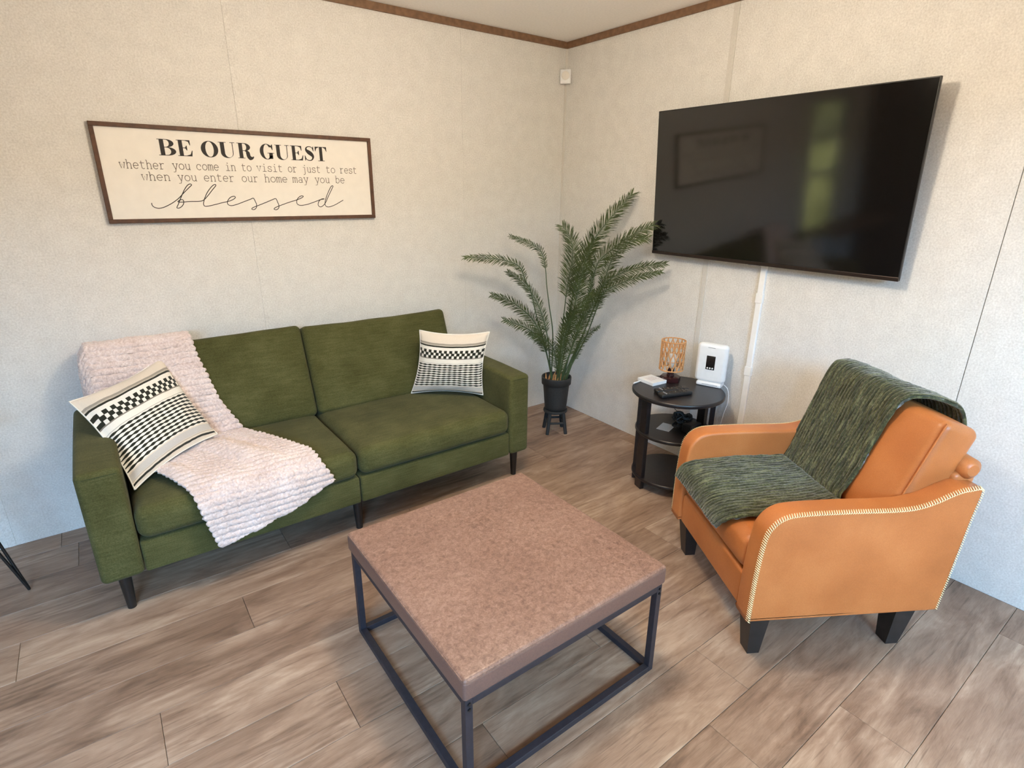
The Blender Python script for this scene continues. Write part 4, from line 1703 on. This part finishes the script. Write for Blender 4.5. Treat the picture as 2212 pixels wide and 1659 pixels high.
FR = [
    ([(-.354, -.431, .407), (-.327, -.457, .644), (-.311, -.48, .856), (-.289, -.509, 1.06), (-.243, -.561, 1.236), (-.175, -.63, 1.378), (-.086, -.717, 1.523)], .45, .085, 1.0),
    ([(-.352, -.42, .404), (-.334, -.427, .639), (-.311, -.433, .931), (-.286, -.438, 1.091), (-.273, -.431, 1.198), (-.286, -.402, 1.284), (-.307, -.366, 1.333)], .55, .085, 1.0),
    ([(-.401, -.42, .413), (-.4, -.418, .668), (-.42, -.397, .855), (-.431, -.381, .976), (-.437, -.367, 1.094), (-.458, -.341, 1.191), (-.52, -.283, 1.237), (-.594, -.215, 1.274)], .70, .035, .7),
    ([(-.42, -.431, .42), (-.461, -.408, .622), (-.508, -.387, .781), (-.549, -.373, .946), (-.59, -.362, 1.027), (-.626, -.359, 1.101), (-.7, -.329, 1.141), (-.812, -.273, 1.159), (-.926, -.218, 1.165)], .62, .045, .7),
    ([(-.406, -.417, .413), (-.425, -.397, .646), (-.461, -.36, .822), (-.502, -.317, .933), (-.548, -.267, 1.001), (-.605, -.207, 1.058)], .42, .05, .8),
    ([(-.419, -.432, .42), (-.467, -.408, .623), (-.525, -.385, .757), (-.596, -.359, .838), (-.683, -.325, .902), (-.78, -.288, .941)], .35, .055, .8),
    ([(-.415, -.436, .42), (-.472, -.424, .595), (-.544, -.427, .685), (-.646, -.426, .755), (-.78, -.413, .81)], .35, .055, .8),
    ([(-.351, -.483, .42), (-.282, -.551, .783), (-.26, -.598, .99), (-.258, -.64, 1.13), (-.228, -.71, 1.21), (-.182, -.798, 1.288), (-.112, -.914, 1.363)], .60, .07, .9),
    ([(-.35, -.496, .424), (-.264, -.579, .734), (-.218, -.647, .983), (-.215, -.693, 1.114), (-.22, -.742, 1.194), (-.199, -.816, 1.263), (-.154, -.916, 1.291)], .60, .065, .9),
    ([(-.348, -.51, .427), (-.287, -.577, .685), (-.254, -.642, .897), (-.243, -.702, 1.022), (-.207, -.791, 1.087), (-.162, -.894, 1.131), (-.103, -1.016, 1.159)], .52, .05, .8),
    ([(-.351, -.52, .43), (-.287, -.594, .657), (-.266, -.658, .851), (-.268, -.718, .969), (-.239, -.814, 1.032), (-.203, -.924, 1.082), (-.166, -1.044, 1.122)], .52, .045, .8),
    ([(-.338, -.517, .427), (-.32, -.555, .559), (-.313, -.607, .664), (-.308, -.669, .723), (-.309, -.738, .772)], .35, .04, .7),
    ([(-.397, -.486, .43), (-.397, -.503, .633), (-.392, -.538, .774), (-.369, -.596, .852), (-.315, -.684, .968)], .25, .06, .9),
    ([(-.405, -.48, .43), (-.433, -.482, .56), (-.478, -.492, .632), (-.556, -.489, .685), (-.645, -.489, .723)], .22, .055, .8),
    ([(-.375, -.478, .424), (-.351, -.505, .679), (-.331, -.538, .878), (-.319, -.571, 1.05), (-.313, -.604, 1.168), (-.301, -.645, 1.273)], .35, .08, 1.0),
    ([(-.376, -.502, .43), (-.346, -.55, .615), (-.327, -.613, .78), (-.32, -.681, .9), (-.333, -.746, 1.007)], .3, .06, .9),
    ([(-.406, -.504, .436), (-.402, -.518, .584), (-.401, -.538, .693), (-.394, -.57, .78), (-.393, -.601, .846)], .15, .055, .9),
    ([(-.333, -.471, .414), (-.294, -.5, .627), (-.251, -.532, .786), (-.222, -.554, .9), (-.22, -.555, 1.02), (-.213, -.561, 1.06)], .4, .04, .8),
]
random.seed(33)
for pts, start, ll, dens in FR:
    b = Vector(pts[0])
    root = Vector((PX, PY, .345)) + (Vector((b.x, b.y, 0)) - Vector((PX, PY, 0))) * .75
    c = catmull([tuple(root)] + pts, 8)
    n = len(c)
    acc = [0.0]
    for p, q in zip(c, c[1:]):
        acc.append(acc[-1] + (q - p).length)
    Lt = acc[-1]

    def at(s):
        for i in range(n - 1):
            if acc[i + 1] >= s:
                t = (s - acc[i]) / max(1e-9, acc[i + 1] - acc[i])
                return c[i].lerp(c[i + 1], t), (c[i + 1] - c[i]).normalized()
        return c[-1], (c[-1] - c[-2]).normalized()
    stem_mb = MB()
    stem_mb.tube(c, [.0042 * (1 - .8 * (a / Lt) ** 1.3) + .0006 for a in acc], 6)
    stem = obj('frond_stem', stem_mb, M_STEM, palm)
    lf = MB()
    facing = Vector((-.62 + random.uniform(-.3, .3), -.78 + random.uniform(-.3, .3), .35 + random.uniform(-.2, .3))).normalized()
    ll *= 1.3
    s = Lt * start
    step = .0046 / dens
    while s < Lt:
        t = (s / Lt - start) / (1 - start)
        p, tg = at(s)
        side = tg.cross(facing)
        if side.length < .2:
            side = tg.cross(Vector((.5, -.3, .8)))
        side.normalize()
        upv = side.cross(tg).normalized()
        env = (math.sin(math.pi * min(1, .16 + .72 * t)) ** .6) * (1 - .15 * t)
        for sg2 in (-1, 1):
            L = ll * env * random.uniform(.8, 1.15)
            ang = math.radians(random.uniform(38, 56) - 16 * t)
            d = (tg * math.cos(ang) + side * sg2 * math.sin(ang) + upv * random.uniform(.0, .28)).normalized()
            droop = Vector((0, 0, -1)) * L * random.uniform(.08, .25)
            wv = d.cross(upv).normalized()
            w0 = .0020
            a0 = p
            a1 = p + d * L * .45 + droop * .2
            a2 = p + d * L * .8 + droop * .6
            a3 = p + d * L + droop
            lf.add([a0 - wv * w0 * .5, a0 + wv * w0 * .5, a1 + wv * w0, a1 - wv * w0, a2 + wv * w0 * .7, a2 - wv * w0 * .7, a3], [(0, 1, 2, 3), (3, 2, 4, 5), (5, 4, 6)], True)
        s += step
    obj('frond_leaflets', lf, M_LEAF, stem, kind='stuff', fix=False)

# ------------------------------------------------------------------ hairpin table at the left edge
ht = thing('console_table', 'table on black hairpin legs standing left of the sofa, mostly out of frame', 'table', (-3.8, -.27, 0))
mb = MB()
mb.cbox(-4.45, -3.225, -.50, -.06, .72, .745, .004)
obj('table_top', mb, plain('walnut_top', rgb(96, 66, 44), .45, nscale=20, amt=.3), ht)
for (fx, fy, tx, ty) in ((-3.131, -.415, -3.262, -.41), (-3.30, -.12, -3.38, -.14), (-4.52, -.42, -4.41, -.42), (-4.52, -.12, -4.41, -.14)):
    mb = MB()
    foot = Vector((fx, fy, .006))
    dx = Vector((.012 if fx > -3.5 else -.012, .004, 0))
    a = Vector((tx, ty + .02, .72))
    b = Vector((tx - (.05 if fx > -3.5 else -.05), ty - .03, .72))
    mb.tube(catmull([a, a.lerp(foot, .5), a.lerp(foot, .93) , foot, b.lerp(foot, .93), b.lerp(foot, .5), b], 4), .0055, 8)
    obj('hairpin_leg', mb, M_BLACKLEG, ht)

# ------------------------------------------------------------------ beyond the left edge of the view (seen only as reflections)
cab = thing('tall_cabinet', 'tall dark brown two door cabinet against the sofa wall, far left of the sofa', 'cabinet', (-5.2, -.23, 0))
M_CAB = plain('dark_cabinet_wood', rgb(34, 24, 20), .5, nscale=16, amt=.3)
mb = MB()
mb.cbox(-5.9, -4.62, -.44, -.015, 0, 2.12, .004)
obj('body', mb, M_CAB, cab)
for xa, xb, xh in ((-5.89, -5.215, -5.26), (-5.205, -4.63, -5.16)):
    mb = MB()
    mb.cbox(xa, xb, -.462, -.441, .08, 2.10, .004)
    d_ = obj('door', mb, M_CAB, cab)
    mb = MB()
    mb.tube([(xh, -.463, 1.0), (xh, -.488, 1.01), (xh, -.488, 1.15), (xh, -.463, 1.16)], .006, 8)
    obj('handle', mb, M_STEEL, d_)
M_HEDGE = plain('hedge_green', (.30, .34, .15, 1), .8, .2, nscale=14, amt=.5, bstr=.5)
g = []
for i in range(25):
    row = []
    for j in range(121):
        x = -13 + 8.6 * j / 120
        a = i / 24
        y, z = (2.4, -.4 + 3.2 * a * 1.25) if a < .8 else (2.4 + (a - .8) * 5, 2.8)
        n = noise.noise(Vector((x * 2.2, z * 2.2, y))) * .18 + noise.noise(Vector((x * 9, z * 9, y * 9))) * .08
        row.append((x, y + n, z + n * .5))
    g.append(row)
mb = MB()
mb.grid(g)
o = obj('hedge', mb, M_HEDGE, label='leafy green hedge growing outside the window left of the sofa', cat='hedge', kind='stuff')
md = o.modifiers.new('depth', 'SOLIDIFY')
md.thickness = .3
